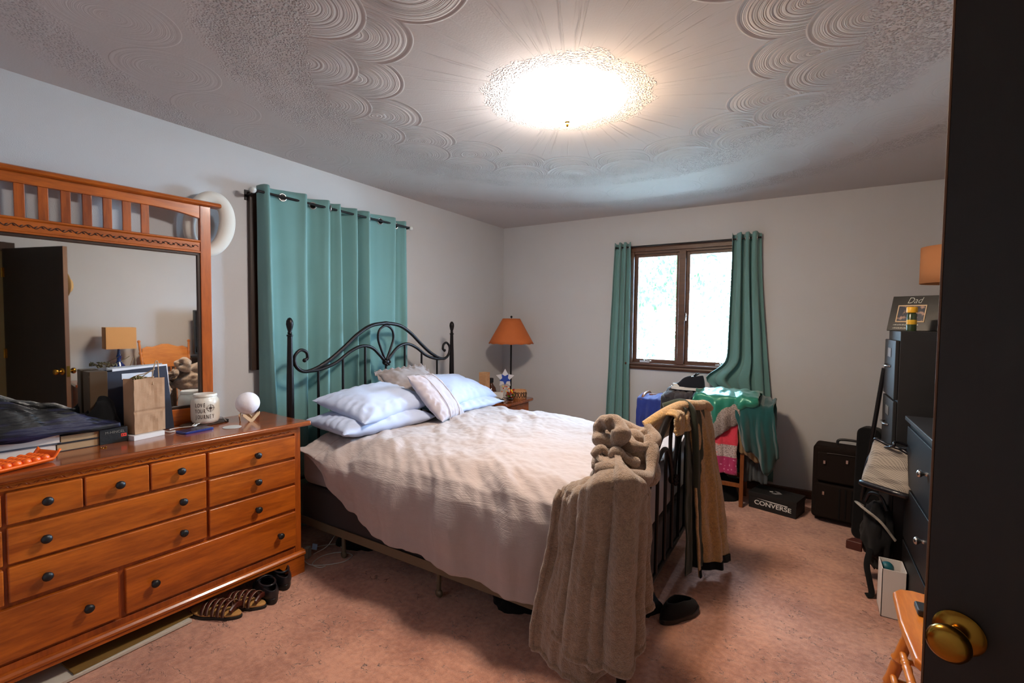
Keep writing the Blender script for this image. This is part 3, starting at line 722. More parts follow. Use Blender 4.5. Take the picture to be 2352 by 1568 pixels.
mb.prism(P, -.012, -.009, 'y'); mb.prism(P, .006, .009, 'y'); mb.box(-.128, -.122, -.012, .009, 0, .30); mb.build('cover', M['navy'], bn, smooth=0)
mb = MB(lean)
for k, dx in enumerate((0, .004, .008)): mb.prism([(-.10+dx, .004), (.136-dx, .004), (.124-dx*.5, .326-k*.002), (-.098+dx, .318-k*.003)], -.008+k*.004, -.005+k*.004, 'y')
mb.build('papers', M['white_plastic'] if False else plain('white_paper', lin(238, 238, 244), .8, var=.02), bn, smooth=0)
mb = MB(lean); mb.box(-.065, .055, -.0132, -.0122, .265, .292); mb.build('label_window', plain('label_white', lin(225, 230, 240), .4), bn, smooth=0)
cb = dthing('cardboard_box', 'brown cardboard box partly hidden left of the navy folder', 'box', -.785, .372, TOPZ, .03)
mb = MB(); mb.box(-.036, .030, -.04, .045, .0, .315); mb.build('carton', plain('shadowed_cardboard', lin(78, 58, 36), .85, var=.08), cb, smooth=0, bevel=.004)  # kraft darkened: the carton's shadow is put into its colour
# dried flowers on top of the folder
df = dthing('dried_sprig', 'dry twiggy sprig lying across the top of the folder', 'dried sprig', -.745, .372, TOPZ+.326)
mb = MB(); mb.tube(spline([(-.03, -.004, .002), (.01, -.01, .01), (.05, -.008, .028), (.085, .0, .05)], 5), .0014, 6)
for k in range(26):
    x = rnd.uniform(-.04, .035); mb.cbox((x, rnd.uniform(-.012, .012), .006+rnd.uniform(0, .014)), (.012, .006, .003), Euler((rnd.random()*2, rnd.random()*2, rnd.random()*6)).to_matrix())
mb.build('twigs', plain('dry_twig', lin(92, 80, 50), .8, var=.3, vs=50), df, smooth=0)
# black box with lettering
kb = dthing('black_product_box', 'small black carton with faint lettering and a red square', 'box', -.765, .262, TOPZ, .06)
mb = MB(); mb.box(-.050, .050, -.028, .035, 0, .066); bx = mb.build('carton', plain('black_card', lin(18, 18, 18), .55, bs=80), kb, smooth=0, bevel=.001)
fm = lambda x, z, y=-.0284: Matrix.Translation(Vector((x, y, z))) @ Matrix.Rotation(PI/2, 4, 'X')
text_obj('lettering', 'M-HINCEL', .0155, plain('faded_print', lin(128, 122, 112), .6), bx, fm(.004, .049), .0003)
mb = MB(); mb.box(.026, .046, -.0286, -.028, .024, .038); mb.build('red_square', plain('red_print', lin(232, 60, 36), .6, var=.02), bx, smooth=0)
mb = MB(); mb.box(.029, .0335, -.0290, -.0285, .028, .034); mb.box(.0375, .042, -.0290, -.0285, .028, .034); mb.build('logo_marks', plain('dark_red_print', lin(110, 20, 16), .6), bx, smooth=0)
# books
M['page'] = plain('book_pages', lin(222, 208, 196), .85, var=.05, vs=4); M['page_old'] = plain('yellowed_pages', lin(176, 142, 104), .85, var=.12, vs=6)
def book(label, x, v, z, w, d, h, cover, pages, rz=0.0, group=None):
    b = dthing('book', label, 'book', x, v, z, rz, group)
    mb = MB(); mb.box(-w/2, w/2, -d/2, d/2, 0, .003); mb.box(-w/2, w/2, -d/2, d/2, h-.003, h); mb.box(-w/2, w/2, d/2-.003, d/2, 0, h); mb.build('cover', cover, b, smooth=0, bevel=.001)
    mb = MB()
    mb.box(-w/2+.004, w/2-.004, -d/2+.004, d/2-.003, .003, h-.003); mb.build('pages', pages, b, smooth=0)
    return b
dk = plain('dark_book_cover', lin(40, 38, 42), .5); gr = plain('grey_book_cover', lin(96, 100, 110), .5)
z = TOPZ
for lab, h, w, dxx, cov in (('thick white-paged book at the bottom of the left stack', .036, .19, .0, gr), ('thick white-paged book in the middle of the left stack', .040, .205, .005, gr), ('thin pale book on top of the left stack', .020, .20, .012, plain('cream_cover', lin(206, 190, 150), .6))):
    book(lab, -1.045+dxx, .30, z, w, .14, h, cov, M['page'], .03*dxx*10); z += h+.0006
z = TOPZ
for lab, h, w, dxx, cov in (('brown-paged book at the bottom of the right stack', .034, .148, .0, dk), ('old yellow-paged book on top of the right stack', .032, .136, .006, dk)):
    book(lab, -.882+dxx, .285, z, w, .105, h, cov, M['page_old'], .05); z += h+.0006
# heap of black clothing on the books
hp = dthing('folded_black_jacket', 'heap of shiny black and navy clothing piled over the books', 'jacket', -1.00, .33, TOPZ+.075)
def heap(u, v):
    x = -.36+.62*u; y = -.115+.19*v
    e = min(1, 6*min(u, 1-u))*min(1, 5*min(v, 1-v))
    z = .012 + e*(.095+.05*math.sin(u*5+.6)*1.0*(1-u*.5)-.045*sm(.55, 1, u)) + .018*fbm(x*6, y*22+2*math.sin(x*7))*e
    z += .012*math.sin((v*7+u*2.2+ns(x*5)*1.2)*2.2)*e
    if v < .02: z = -.004+.01*ns(x*9)
    return (x, y-.02*math.sin(u*4), z)
mb = MB(); mb.grid(heap, 90, 50)
M['navy_stripe'] = None
m_, nt, b_ = base('navy_black_satin', lin(10, 10, 14), .5, 0, .35)
v_ = mapped(nt, (1.6, 16, 16)); w_ = noise_n(nt, v_, 1.6, 3, .5, .4)
nt.links.new(mixc(nt, w_.smooth(.52, .60), lin(7, 7, 9), lin(30, 30, 56)), b_.inputs['Base Color']); bump(nt, b_, noise_n(nt, v_, 7, 3), .004)
mb.build('shell_fabric', m_, hp, smooth=80, solid=.004)
hp2 = dthing('black_bag', 'soft black bag slumped between the book stacks and the folder', 'bag', -.80, .335, TOPZ+.001)
def slump(u, v):
    a = 2*PI*u; t = v*PI/2; r = math.cos(t)**.6 if v < 1 else 0
    k = 1+.12*fbm(math.cos(a)*2, math.sin(a)*2, v*3)
    return (.088*r*math.cos(a)*k-.0, .052*r*math.sin(a)*k, .165*math.sin(t)*(1+.25*math.cos(a))*(1+.1*ns(a, v*3)))
mb = MB(); mb.grid(slump, 40, 18, cu=True); mb.build('bag_body', M['black_cloth'], hp2, smooth=80)
# orange textured massage mat
om = dthing('massage_roller_board', 'bright orange plastic foot massager with rows of knobbly ridges', 'foot massager', -1.09, .085, TOPZ+.003, .38)
M['orange'] = plain('orange_plastic', lin(250, 104, 20), .32, spec=.5, var=.04)
def omb(u, v):
    x = -.105+.21*u; y = -.055+.115*v
    e = max(abs(u-.5)*2, abs(v-.5)*2)
    z = .004 + .030*max(0, (abs(u-.5)*2-.80)/.2)**1.0*(1 if u > .5 else .8) + .010*sm(.8, 1, abs(v-.5)*2)
    return (x, y, z)
mb = MB(); mb.grid(omb, 40, 24); o_ = mb.build('base', M['orange'], om, smooth=60, solid=.008)
for i in range(6):
    mb = MB(); x = -.080+.029*i
    P = []; R = []
    for k in range(33): P.append((x+.0*k, -.048+.100*k/32, .017)); R.append(.0095+.0055*abs(math.sin(k/32*PI*5)))
    mb.tube(P, R, 12); mb.build('ridge', M['orange'], om, smooth=60)
rg = dthing('gold_ring', 'tiny gold ring lying at the front edge below the books', 'ring', -.822, .165)
mb = MB(); mb.tube([(.008*math.cos(2*PI*i/24), .008*math.sin(2*PI*i/24), .0018) for i in range(24)], .0012, 6, closed=True); mb.sphere((.012, .0, .003), .0035, n=8); mb.build('band', M['brass'], rg)

# ---- shoes and boards under the dresser
M['sole_tan'] = plain('tan_footbed', lin(196, 146, 84), .6, var=.1); M['leather'] = plain('brown_leather', lin(74, 30, 20), .4, spec=.5, var=.2, vs=30, bs=90)
M['stitch'] = plain('pale_stitching', lin(190, 166, 140), .7)
def sole_pts(L, Wd, n=28):
    out = []
    for k in range(n):
        t = 2*PI*k/n; x = L/2*math.cos(t); w = Wd/2*(1+.16*math.cos(t)-.16*math.cos(2*t)*0); 
        wai = 1-.16*math.exp(-((x/L+.08)/.13)**2)
        out.append((x, w*math.sin(t)*wai))
    return out
def sandal(label, x, y, rz):
    s_ = thing('sandal', label, 'sandal', (x, y, 0), rz, 'brown strappy sandals')
    mb = MB(); mb.prism(sole_pts(.262, .098), 0, .014); mb.build('outsole', plain('dark_outsole', lin(34, 28, 24), .7), s_, smooth=30, bevel=.003)
    mb = MB(); mb.prism(sole_pts(.254, .092), .0145, .024); mb.build('footbed', M['sole_tan'], s_, smooth=30, bevel=.003)
    for k, (px, hh, tilt) in enumerate(((-.075, .062, .25), (-.045, .066, .15), (-.012, .062, 0), (.022, .052, -.1), (.052, .042, -.25))):
        mb = MB()
        def st(u, v): a = PI*u; return (px+tilt*.04*math.cos(a)+(v-.5)*.017, .044*math.cos(a), .020+hh*math.sin(a)*.9)
        mb.grid(st, 18, 3); q = mb.build('strap', M['leather'], s_, smooth=70, solid=.003)
        mb = MB(); mb.tube([(st(i/17, .5)[0]-.0065, st(i/17, .5)[1]*1.03, st(i/17, .5)[2]+.0015) for i in range(18)], .0009, 5); mb.build('stitching', M['stitch'], q)
    mb = MB(); mb.tube([(-.10+.0*k, -.035+.07*k/8, .045+.01*math.sin(k/8*PI)) for k in range(9)], .008, 8, flat=1.6); mb.build('heel_strap', M['leather'], s_)
    return s_
sandal('brown strappy leather sandal nearest the camera, toe under the dresser', .560, -3.345, math.radians(204))
sandal('brown strappy leather sandal half behind its mate', .585, -3.245, math.radians(207)).location.z = 0.0
M['clog'] = plain('black_clog_leather', lin(30, 32, 38), .35, spec=.5, var=.15, bs=70, bd=.0004)
def clog(label, x, y, rz, grp='black slip-on clogs'):
    s_ = thing('clog', label, 'shoe', (x, y, 0), rz, grp)
    mb = MB(); mb.prism(sole_pts(.255, .098), 0, .030); mb.build('sole', M['black_plastic'], s_, smooth=30, bevel=.004)
    mb = MB()
    def up(u, v):
        a = 2*PI*u; x = .122*math.cos(a); y = .046*math.sin(a)
        t = v; sh = 1-.30*t*t
        toe = sm(-.2, .9, math.cos(a)); 
        zz = .03+t*(.040-.010*toe)
        return (x*(1-.30*t*toe)*1.0-.03*t*toe*0, y*sh, zz)
    mb.grid(up, 40, 10, cu=True)
    mb.build('upper', M['clog'], s_, smooth=80, solid=.004)
    mb = MB()
    def vamp(u, v):
        x = .015+.085*u; w = .036*math.sqrt(max(0, 1-((u*.9))**2))*1.05; y = w*(2*v-1)
        return (x, y, .072-.020*u+.016*(1-(2*v-1)**2)*(1-u*.6))
    mb.grid(vamp, 12, 12); mb.build('vamp', M['clog'], s_, smooth=80, solid=.004)
    mb = MB(); mb.tube([(-.02+.062*math.cos(2*PI*i/28)*(.95),   .034*math.sin(2*PI*i/28), .074-.004*math.cos(2*PI*i/28)) for i in range(28)], .0055, 8, closed=True); mb.build('collar', M['clog'], s_, smooth=60)
    return s_
clog('black clog beside the brown sandals, heel out', .590, -3.120, math.radians(155+10))
clog('black clog nearest the dresser foot, heel out', .530, -3.005, math.radians(160))
cdb = thing('cardboard_strip', 'flat brown cardboard strip poking out from under the dresser', 'cardboard', DW(-.76, .045, 0), DRZ+.10)
mb = MB(); mb.box(-.215, .215, -.035, .20, .018, .024); mb.build('sheet', plain('brown_cardboard', lin(128, 96, 40), .85, var=.08), cdb, smooth=0)
wbd = thing('white_board', 'flat white board on the carpet under the cardboard strip', 'board', DW(-.86, .05, 0), DRZ+.055)
mb = MB(); mb.box(-.33, .30, -.062, .22, .004, .016); mb.build('board', plain('off_white_board', lin(205, 198, 186), .7, var=.04), wbd, smooth=0, bevel=.001)
# cables and adapter on the floor between dresser and bed
cable('looped_cable', 'thin white cord looping high over the carpet beside the dresser foot', [Vector((.44, -2.74, .006)), Vector((.50, -2.69, .05)), Vector((.50, -2.62, .10)), Vector((.50, -2.56, .075)), Vector((.53, -2.60, .012)), Vector((.45, -2.58, .006)), Vector((.38, -2.66, .006)), Vector((.37, -2.75, .01)), Vector((.30, -2.80, .006))], .0020, M['white_plastic'])
cable('looped_cable', 'thin white cord lying in a flat loop on the lit carpet', [Vector((.40, -2.80, .05)), Vector((.50, -2.83, .012)), Vector((.58, -2.80, .005)), Vector((.66, -2.70, .005)), Vector((.64, -2.62, .005)), Vector((.55, -2.64, .006)), Vector((.50, -2.72, .005)), Vector((.53, -2.81, .005)), Vector((.60, -2.815, .005)), Vector((.62, -2.79, .008))], .0024, M['white_plastic'])
ad = thing('power_adapter', 'small grey-white power adapter with a blue tag beside the dresser foot', 'power adapter', (.435, -2.775, 0), .5)
mb = MB(); mb.box(-.014, .014, -.02, .02, 0, .062); mb.build('brick', plain('grey_adapter', lin(170, 170, 160), .5), ad, smooth=0, bevel=.003)
mb = MB(); mb.cbox((.03, .028, .052), (.030, .002, .036), RY(.15)); mb.build('tag', plain('light_blue_tag', lin(150, 190, 236), .5), ad, smooth=0)
# ================================================================== the bed
BY0, BY1 = -2.755, -1.215               # near and far posts
HX, FX = .250, 2.335
bed = thing('bed', 'black iron bed with scrolled headboard and arched footboard', 'bed', (HX, (BY0+BY1)/2, 0))
mb_ = lambda: W_(bed)
def post(x, y, top, r, fin):
    mb = mb_(); prof = [(.0, 0), (.022, 0), (.024, .01), (.018, .03), (r, .06), (r*.92, top-.42), (r*.62, top-.115), (r*.8, top-.112), (r*.8, top-.105), (.009, top-.10)]
    mb.lathe(prof, (x, y, 0), 18); p = mb.build('post', M['black_metal'], bed, smooth=50)
    if fin:
        mb = mb_(); mb.lathe([(.009, top-.10), (.014, top-.095), (.0105, top-.085), (.017, top-.062), (.021, top-.040), (.019, top-.020), (.010, top-.004), (0, top)], (x, y, 0), 18)
        mb.build('finial', M['black_metal'], p, smooth=60)
post(HX, BY0, 1.415, .023, True); post(HX, BY1, 1.400, .023, True)
CY = (BY0+BY1)/2
def rail_curve(side, P): return spline([(HX, CY+side*p[0], p[1]) for p in P], 10)
for s_ in (-1, 1):
    # upper rail: arch to shoulder to scroll at the post
    mb = mb_(); P = rail_curve(s_, [(0, 1.385), (.14, 1.365), (.26, 1.305), (.38, 1.215), (.50, 1.135), (.62, 1.085), (.69, 1.085), (.735, 1.125), (.738, 1.18), (.700, 1.215), (.660, 1.200), (.652, 1.165), (.672, 1.150)])
    R = [.0135]*45+[.0115]*30+[.010]*200; mb.tube(P, R[:len(P)], 10); mb.sphere(P[-1], .013, n=8); mb.build('top_scroll', M['black_metal'], bed, smooth=60)
    mb = mb_(); P = rail_curve(s_, [(.015, 1.105), (.06, 1.150), (.13, 1.205), (.22, 1.222), (.32, 1.190), (.44, 1.120), (.56, 1.085), (.64, 1.080)])
    mb.tube(P, .0115, 10); mb.build('lower_scroll', M['black_metal'], bed, smooth=60)
mb = mb_(); mb.tube(spline([(HX, CY, 1.10), (HX, CY-.045, 1.19), (HX, CY-.075, 1.27), (HX, CY-.06, 1.335), (HX, CY, 1.365), (HX, CY+.06, 1.335), (HX, CY+.075, 1.27), (HX, CY+.045, 1.19), (HX, CY, 1.10)], 8), .009, 10)
mb.build('centre_loop', M['black_metal'], bed, smooth=60)
mb = mb_(); mb.sphere((HX, CY, 1.095), .024, .030, .026, 10)
for k in range(7): a = k*2*PI/7; mb.sphere((HX+.016, CY+.024*math.cos(a), 1.095+.022*math.sin(a)), .010, n=6)
mb.build('rosette', M['black_metal'], bed, smooth=60)
for k, dy in enumerate((-.575, -.385, -.195, 0, .195, .385, .575)):
    zt = (1.085, 1.145, 1.215, 1.08, 1.215, 1.145, 1.085)[k]
    mb = mb_(); mb.tube([(HX, CY+dy, .42), (HX, CY+dy, zt)], .0085, 10); mb.build('spindle', M['black_metal'], bed, smooth=60)
mb = mb_(); mb.tube([(HX, BY0, .42), (HX, BY1, .42)], .012, 10); mb.build('cross_bar', M['black_metal'], bed, smooth=60)
# footboard
post(FX, BY0, .70, .023, False); post(FX, BY1, .70, .023, False)
mb = mb_(); mb.tube(spline([(FX, BY0, .66), (FX, BY0+.10, .64), (FX, BY0+.24, .70), (FX, BY0+.42, .83), (FX, BY0+.60, .925), (FX, CY, .955), (FX, BY1-.60, .925), (FX, BY1-.42, .83), (FX, BY1-.24, .70), (FX, BY1-.10, .64), (FX, BY1, .66)], 10), .0155, 12, flat=1.3)
mb.build('arched_rail', M['black_metal'], bed, smooth=60)
for s_ in (-1, 1):
    mb = mb_(); mb.tube(spline([(FX, CY+s_*.02, .60), (FX, CY+s_*.06, .70), (FX, CY+s_*.13, .78), (FX, CY+s_*.22, .80), (FX, CY+s_*.33, .76), (FX, CY+s_*.46, .68), (FX, CY+s_*.60, .63)], 8), .011, 10); mb.build('lower_scroll', M['black_metal'], bed, smooth=60)
mb = mb_(); mb.tube(spline([(FX, CY, .60), (FX, CY-.045, .70), (FX, CY-.07, .80), (FX, CY-.05, .88), (FX, CY, .915), (FX, CY+.05, .88), (FX, CY+.07, .80), (FX, CY+.045, .70), (FX, CY, .60)], 8), .0095, 10); mb.build('centre_loop', M['black_metal'], bed, smooth=60)
mb = mb_(); mb.sphere((FX, CY, .60), .022, .03, .025, 10)
for k in range(7): a = k*2*PI/7; mb.sphere((FX+.016, CY+.022*math.cos(a), .60+.022*math.sin(a)), .009, n=6)
mb.build('rosette', M['black_metal'], bed, smooth=60)
for k, dy in enumerate((-.60, -.45, -.30, -.15, 0, .15, .30, .45, .60)):
    zt = (.635, .685, .77, .79, .60, .79, .77, .685, .635)[k]
    mb = mb_(); mb.tube([(FX, CY+dy, .235), (FX, CY+dy, zt)], .0085, 10); mb.build('spindle', M['black_metal'], bed, smooth=60)
mb = mb_(); mb.tube([(FX, BY0, .235), (FX, BY1, .235)], .012, 10); mb.build('cross_bar', M['black_metal'], bed, smooth=60)
M['frame_metal'] = plain('brown_bed_frame_steel', lin(110, 98, 78), .5, .2, bs=40)
for y in (BY0+.025, BY1-.025):
    mb = mb_(); s_ = 1 if y < CY else -1
    mb.box(HX, FX, y-.003, y+.003, .165, .212); mb.box(HX, FX, min(y, y+s_*.04), max(y, y+s_*.04), .165, .171); mb.build('side_rail', M['frame_metal'], bed, smooth=0)
for x, y in ((.62, BY0+.09), (1.35, BY0+.09), (2.0, BY0+.09), (.62, BY1-.09), (2.0, BY1-.09)):
    mb = mb_(); mb.tube([(x, y, .03), (x, y, .165)], .012, 10); mb.sphere((x, y, .022), .022, .014, .022, 10); mb.box(x-.02, x+.02, y-.02, y+.02, .150, .166); mb.build('caster_leg', M['frame_metal'], bed, smooth=50)
for x in (.62, 2.0):
    mb = mb_(); mb.box(x-.015, x+.015, BY0+.03, BY1-.03, .160, .1649); mb.build('cross_slat', M['frame_metal'], bed, smooth=0)
bs = thing('box_spring', 'dark cloth-covered box spring under the mattress', 'box spring', (1.29, CY, .172))
mb = W_(bs); mb.box(.295, 2.30, BY0+.035, BY1-.035, .172, .40); mb.build('box', M['boxspring'], bs, smooth=0, bevel=.02, seg=4)
mt = thing('mattress', 'mattress in a grey fitted sheet showing at the head corner of the bed', 'mattress', (1.29, CY, .401))
def mtf(u, v):
    return None
mb = W_(mt); mb.box(.295, 2.30, BY0+.030, BY1-.030, .401, .655); o_ = mb.build('mattress_body', M['sheet'], mt, smooth=40, bevel=.06, seg=5)
# ---- duvet
dv = thing('duvet', 'rumpled taupe-grey duvet cover hanging low over the near side of the bed', 'duvet', (1.3, CY, .66))
X0, X1 = .40, 2.29
YN, YF = BY0+.005, BY1-.01
def hem(x):                              # how far down the near side hangs (z of hem)
    t = (x-X0)/(X1-X0)
    K = ((.40, .66), (.53, .60), (.63, .487), (.72, .421), (.925, .325), (1.06, .285), (1.25, .272), (1.57, .250), (1.75, .236), (2.0, .228), (2.3, .225))
    for (a, za), (b_, zb) in zip(K, K[1:]):
        if x <= b_: return za+(zb-za)*max(0, (x-a)/(b_-a))
    return .225
def duvet(u, v):
    x = X0+(X1-X0)*u
    zt = .705 + .018*math.sin(PI*min(1, u*1.1))
    # cross-section arclength: far drop, top, near drop
    fd = .26; top = YF-YN; nd = zt-hem(x); r = .085
    s = v*(fd+top+nd+.10)
    bulge = .035
    if s < fd:
        y = YF+bulge*math.sin(PI*s/fd*.9); z = zt-.06-(fd-s)
    elif s < fd+top:
        q = (s-fd)/top; y = YF+.012-(top+.02)*q; e = min(q, 1-q)*top
        z = zt-.06*(1-min(1, e/.16))**2
        k = sm(0, 1, q)
    else:
        d = s-fd-top; y = YN-.012-bulge*math.sin(min(1, d/max(.1, nd))*PI*.85)-.02*min(1, d/.1); z = zt-.06-d*(nd-.06)/(nd+.10)
    q = (s-fd)/top
    side = sm(.93, 1.06, q)
    # big soft folds
    w = fbm(x*2.1, y*2.0, 1.0, 3)
    z += .026*w*(1-side)
    # diagonal tension wrinkles, strongest around the near shoulder
    dg = math.sin((x*16+y*24)+3*ns(x*3, y*3, 5)); fine = ns(x*16+y*22, (x-y)*3, 8)
    am = math.exp(-((q-.99)/.13)**2)*(.35+.65*sm(.25, .7, u))*1.5
    z += (.010*fine+.004*dg)*am; y -= (.012*fine+.004*dg)*am
    # ridges across the middle of the bed
    z += .018*max(0, ns(x*9+y*7, y*3-x*2, 2))*math.exp(-((x-1.0)/.40)**2)*(1-side)*2 + .010*abs(ns(x*4-y*5, y*2, 12))*(1-side)
    z += .016*math.exp(-((y+2.05-.25*math.sin(x*3))/.05)**2)*math.exp(-((x-.95)/.3)**2)*(1-side)
    z += .012*math.exp(-((y+1.55)/.06)**2)*math.exp(-((x-1.3)/.4)**2)*(1-side)
    # vertical drape folds on the hanging side
    if side > 0:
        fo = math.sin(x*13+1.5*math.sin(x*4)+.8)*.5+.5*ns(x*7, z*1.5, 4)
        y -= side*(.042*fo+.016*ns(x*15, z*3, 6))*min(1, (zt-z)/.25)
        y -= side*.030*math.exp(-((x-.62)/.10)**2)*math.sin(x*40)*.4
    # pulled dimple near the head corner and the pucker near the foot
    dd = (x-.78)**2/.004+(y-YN-.03)**2/.006; z -= .045*math.exp(-dd); 
    y += side*.035*sm(1.85, 2.1, x); dd = (x-1.62)**2/.006+(y-YN-.05)**2/.003; z -= .030*math.exp(-dd)
    z += .004*ns(x*30, y*30, 1)
    if u < .02: z += .004
    return (x, y, z)
mb = W_(dv); mb.grid(duvet, 330, 250); mb.build('cover', M['duvet'], dv, smooth=90, solid=.006)
mb = W_(dv)                              # stitched seam near the head end
P = [Vector(duvet(.085, .12+.86*k/120))+Vector((0, -.002 if k > 100 else 0, .005)) for k in range(121)]
mb.tube(P, .0035, 6); mb.build('seam_piping', M['duvet'], dv, smooth=60)
# ---- pillows
def pillow(name, label, c, size, rot, mat, cat='pillow', seed=0, group=None, ruffle=0, plump=1.0, pinch=.10):
    p = thing(name, label, cat, c); w, l, h = size; R = rot.to_matrix() if hasattr(rot, 'to_matrix') else rot
    def face(sg):
        def fn(u, v):
            a, b_ = 2*u-1, 2*v-1
            x = w/2*a*(1-pinch*(1-b_*b_)*0 - pinch*(b_*b_)*0) ; y = l/2*b_
            x *= 1-pinch*(1-abs(a)**2)*0 ; cx = 1-pinch*.9*(1-b_*b_)*abs(a)**3; cy = 1-pinch*.9*(1-a*a)*abs(b_)**3
            x *= cx; y *= cy
            t = (max(0, 1-a**4)**.55)*(max(0, 1-b_**4)**.55)*(.72+.28*(1-a*a)*(1-b_*b_))
            edge = max(abs(a), abs(b_))
            wr = .010*ns(a*3+seed, b_*3, seed)*t + .007*ns(a*9+seed, b_*9, 2.1)*sm(.35, .95, edge)*(1-sm(.97, 1, edge))
            ang = math.atan2(b_, a); wr += .005*math.sin(ang*22+seed)*sm(.6, .9, edge)*(1-sm(.96, 1, edge))
            z = sg*(h/2*t*plump)+wr*(1 if sg > 0 else .4)
            return R @ Vector((x, y, z))
        return fn
    for sg in (1, -1):
        pass
    mb = MB(); mb.grid(face(1), 54, 54); mb.grid(face(-1), 54, 54)
    mb.build('pillow_body', mat, p, smooth=80)
    if ruffle:
        for side_ in range(4):
            mb = MB()
            def rf(u, v):
                t = -1+2*u; a, b_ = [(t, 1), (1, -t), (-t, -1), (-1, t)][side_]
                o_ = Vector(((w/2)*a, (l/2)*b_, 0)); n = Vector(((0, 1), (1, 0), (0, -1), (-1, 0))[side_]).to_3d()
                return R @ (o_ - n*.006 + n*ruffle*v + Vector((0, 0, 1))*(.008*math.sin(u*50+side_)*v+.006*ns(u*14, v, side_)))
            mb.grid(rf, 90, 5); mb.build('ruffle', mat, p, smooth=80, solid=.003)
    return p
Eu = lambda x, y, z: Euler((math.radians(x), math.radians(y), math.radians(z)))
G1 = None
pillow('pillow', 'pale blue pillow lying flat at the bottom of the left pillow stack', (.52, -2.36, .765), (.46, .70, .15), Eu(0, 2, -6), M['pillow_blue'], seed=1)
pillow('pillow', 'pale blue pillow on top of the left pillow stack', (.50, -2.30, .868), (.45, .66, .17), Eu(3, 13, 5), M['pillow_blue'], seed=4)
pillow('pillow', 'plump bright pale blue pillow on the far side of the bed beside the nightstand', (.50, -1.50, .855), (.47, .68, .19), Eu(-3, 16, 4), M['pillow_blue'], seed=7)
pillow('pillow', 'pale blue pillow flat underneath the plump far pillow', (.56, -1.52, .755), (.46, .66, .11), Eu(0, 1, -3), M['pillow_blue'], seed=11)
pillow('pillow_sham', 'frayed grey-brown ruffled pillow leaning behind the square cushion', (.45, -1.90, .925), (.40, .42, .13), Eu(4, 34, -8), M['sham'], seed=13, ruffle=.022)
cs = pillow('cushion', 'square mauve-grey cushion with pleated seams standing in the middle', (.70, -1.93, .872), (.40, .40, .13), Eu(-6, 47, 12), M['cushion_grey'], cat='cushion', seed=17, pinch=.07)
R = Eu(-6, 47, 12).to_matrix()
for yy in (-.085, .085):
    mb = MB(); P = []
    for k in range(41):
        a = -1+2*k/40; b_ = yy/.2; t = (max(0, 1-a**4)**.55)*(max(0, 1-b_**4)**.55)*(.72+.28*(1-a*a)*(1-b_*b_))
        P.append(R @ Vector((.197*a, yy*(1-.03*abs(a)), .065*t+.0035)))
    mb.tube(P, .0032, 6); mb.build('seam', M['cushion_grey'], cs, smooth=60)
# ---- tan sherpa blanket over the near foot corner
bl = thing('sherpa_blanket', 'thick tan fleece blanket bundled over the near corner of the footboard, hanging to the floor', 'blanket', (2.30, -2.80, .70))
def pathpt(P, t):
    P = [Vector(p) for p in P]; L = [0]
    for a, b_ in zip(P, P[1:]): L.append(L[-1]+(b_-a).length)
    d = t*L[-1]
    for i in range(len(P)-1):
        if d <= L[i+1] or i == len(P)-2:
            q = (d-L[i])/(L[i+1]-L[i]); tan = (P[i+1]-P[i]).normalized(); return P[i].lerp(P[i+1], q), tan
def drape(plan, top, bot, seed, amp, nu=110, nv=60, over=None, shift=0):
    """hanging sheet along a smooth plan curve; top(u)/bot(u) heights; over(u) extra run lying on the bed"""
    pl = spline([(p[0], p[1], 0) for p in plan], 12)
    def fn(u, v):
        p, tan = pathpt(pl, u); n = Vector((tan.y, -tan.x, 0))
        zt, zb_ = top(u), bot(u)
        fold = math.sin(u*2*PI*2.3+seed+1.2*math.sin(u*6+seed)+.7*v)*.6+.3*math.sin(u*2*PI*5.3+seed*2-.9*v)+.2*math.sin(u*2*PI*9+seed)
        if v < .25:
            k = v/.25; a = k*PI/2                       # comes over the edge from the bed
            run = over(u) if over else .10
            q = p - n*(run*(1-math.sin(a))) ; z = zt - .05*(1-math.cos(a)) + .012*fold*k
            q = q + n*amp*.4*fold*k
        else:
            k = (v-.25)/.75; z = zt-.05+(zb_-zt+.05)*k
            q = p + n*(amp*fold*(.4+.6*sm(0, .4, k)) + .015*k)
        q = q + n*.012*fbm(u*6+seed, v*5, seed); q.x += shift*(1-sm(0, 1, (v-.15)/.85))*(1-u)**1.5
        return Vector((q.x, q.y, z + .010*ns(u*9, v*7, seed)))
    return fn
# under layer: longest, wraps the corner post down to the carpet
f1 = drape([(2.035, -2.872), (2.10, -2.90), (2.20, -2.905), (2.30, -2.895), (2.375, -2.86), (2.395, -2.80)], lambda u: .775+.055*math.sin(u*PI), lambda u: .125-.035*math.sin(u*PI)+.17*sm(.5, 1, u), 1.3, .016, over=lambda u: .03+.08*u, shift=.085)
mb = W_(bl); mb.grid(f1, 120, 80); mb.build('under_layer', M['blanket'], bl, smooth=90, solid=.014)
f2 = drape([(2.125, -2.915), (2.19, -2.945), (2.27, -2.955), (2.35, -2.945), (2.415, -2.90), (2.430, -2.82), (2.425, -2.745)], lambda u: .79+.115*math.sin(u*PI)+.02*u, lambda u: .235-.03*math.sin(u*PI*1.1)+.12*sm(.55, 1, u), 4.1, .030, over=lambda u: .03+.20*math.sin(u*PI), shift=.06)
mb = W_(bl); mb.grid(f2, 140, 90); mb.build('top_layer', M['blanket'], bl, smooth=90, solid=.016)
mb = W_(bl); mb.tube([f2(k/80, .985)+Vector((0, 0, .0)) for k in range(81)], .015, 8); mb.build('top_hem', M['blanket'], bl, smooth=80)
mb = W_(bl); mb.tube([f1(k/80, .985) for k in range(81)], .014, 8); mb.build('under_hem', M['blanket'], bl, smooth=80)
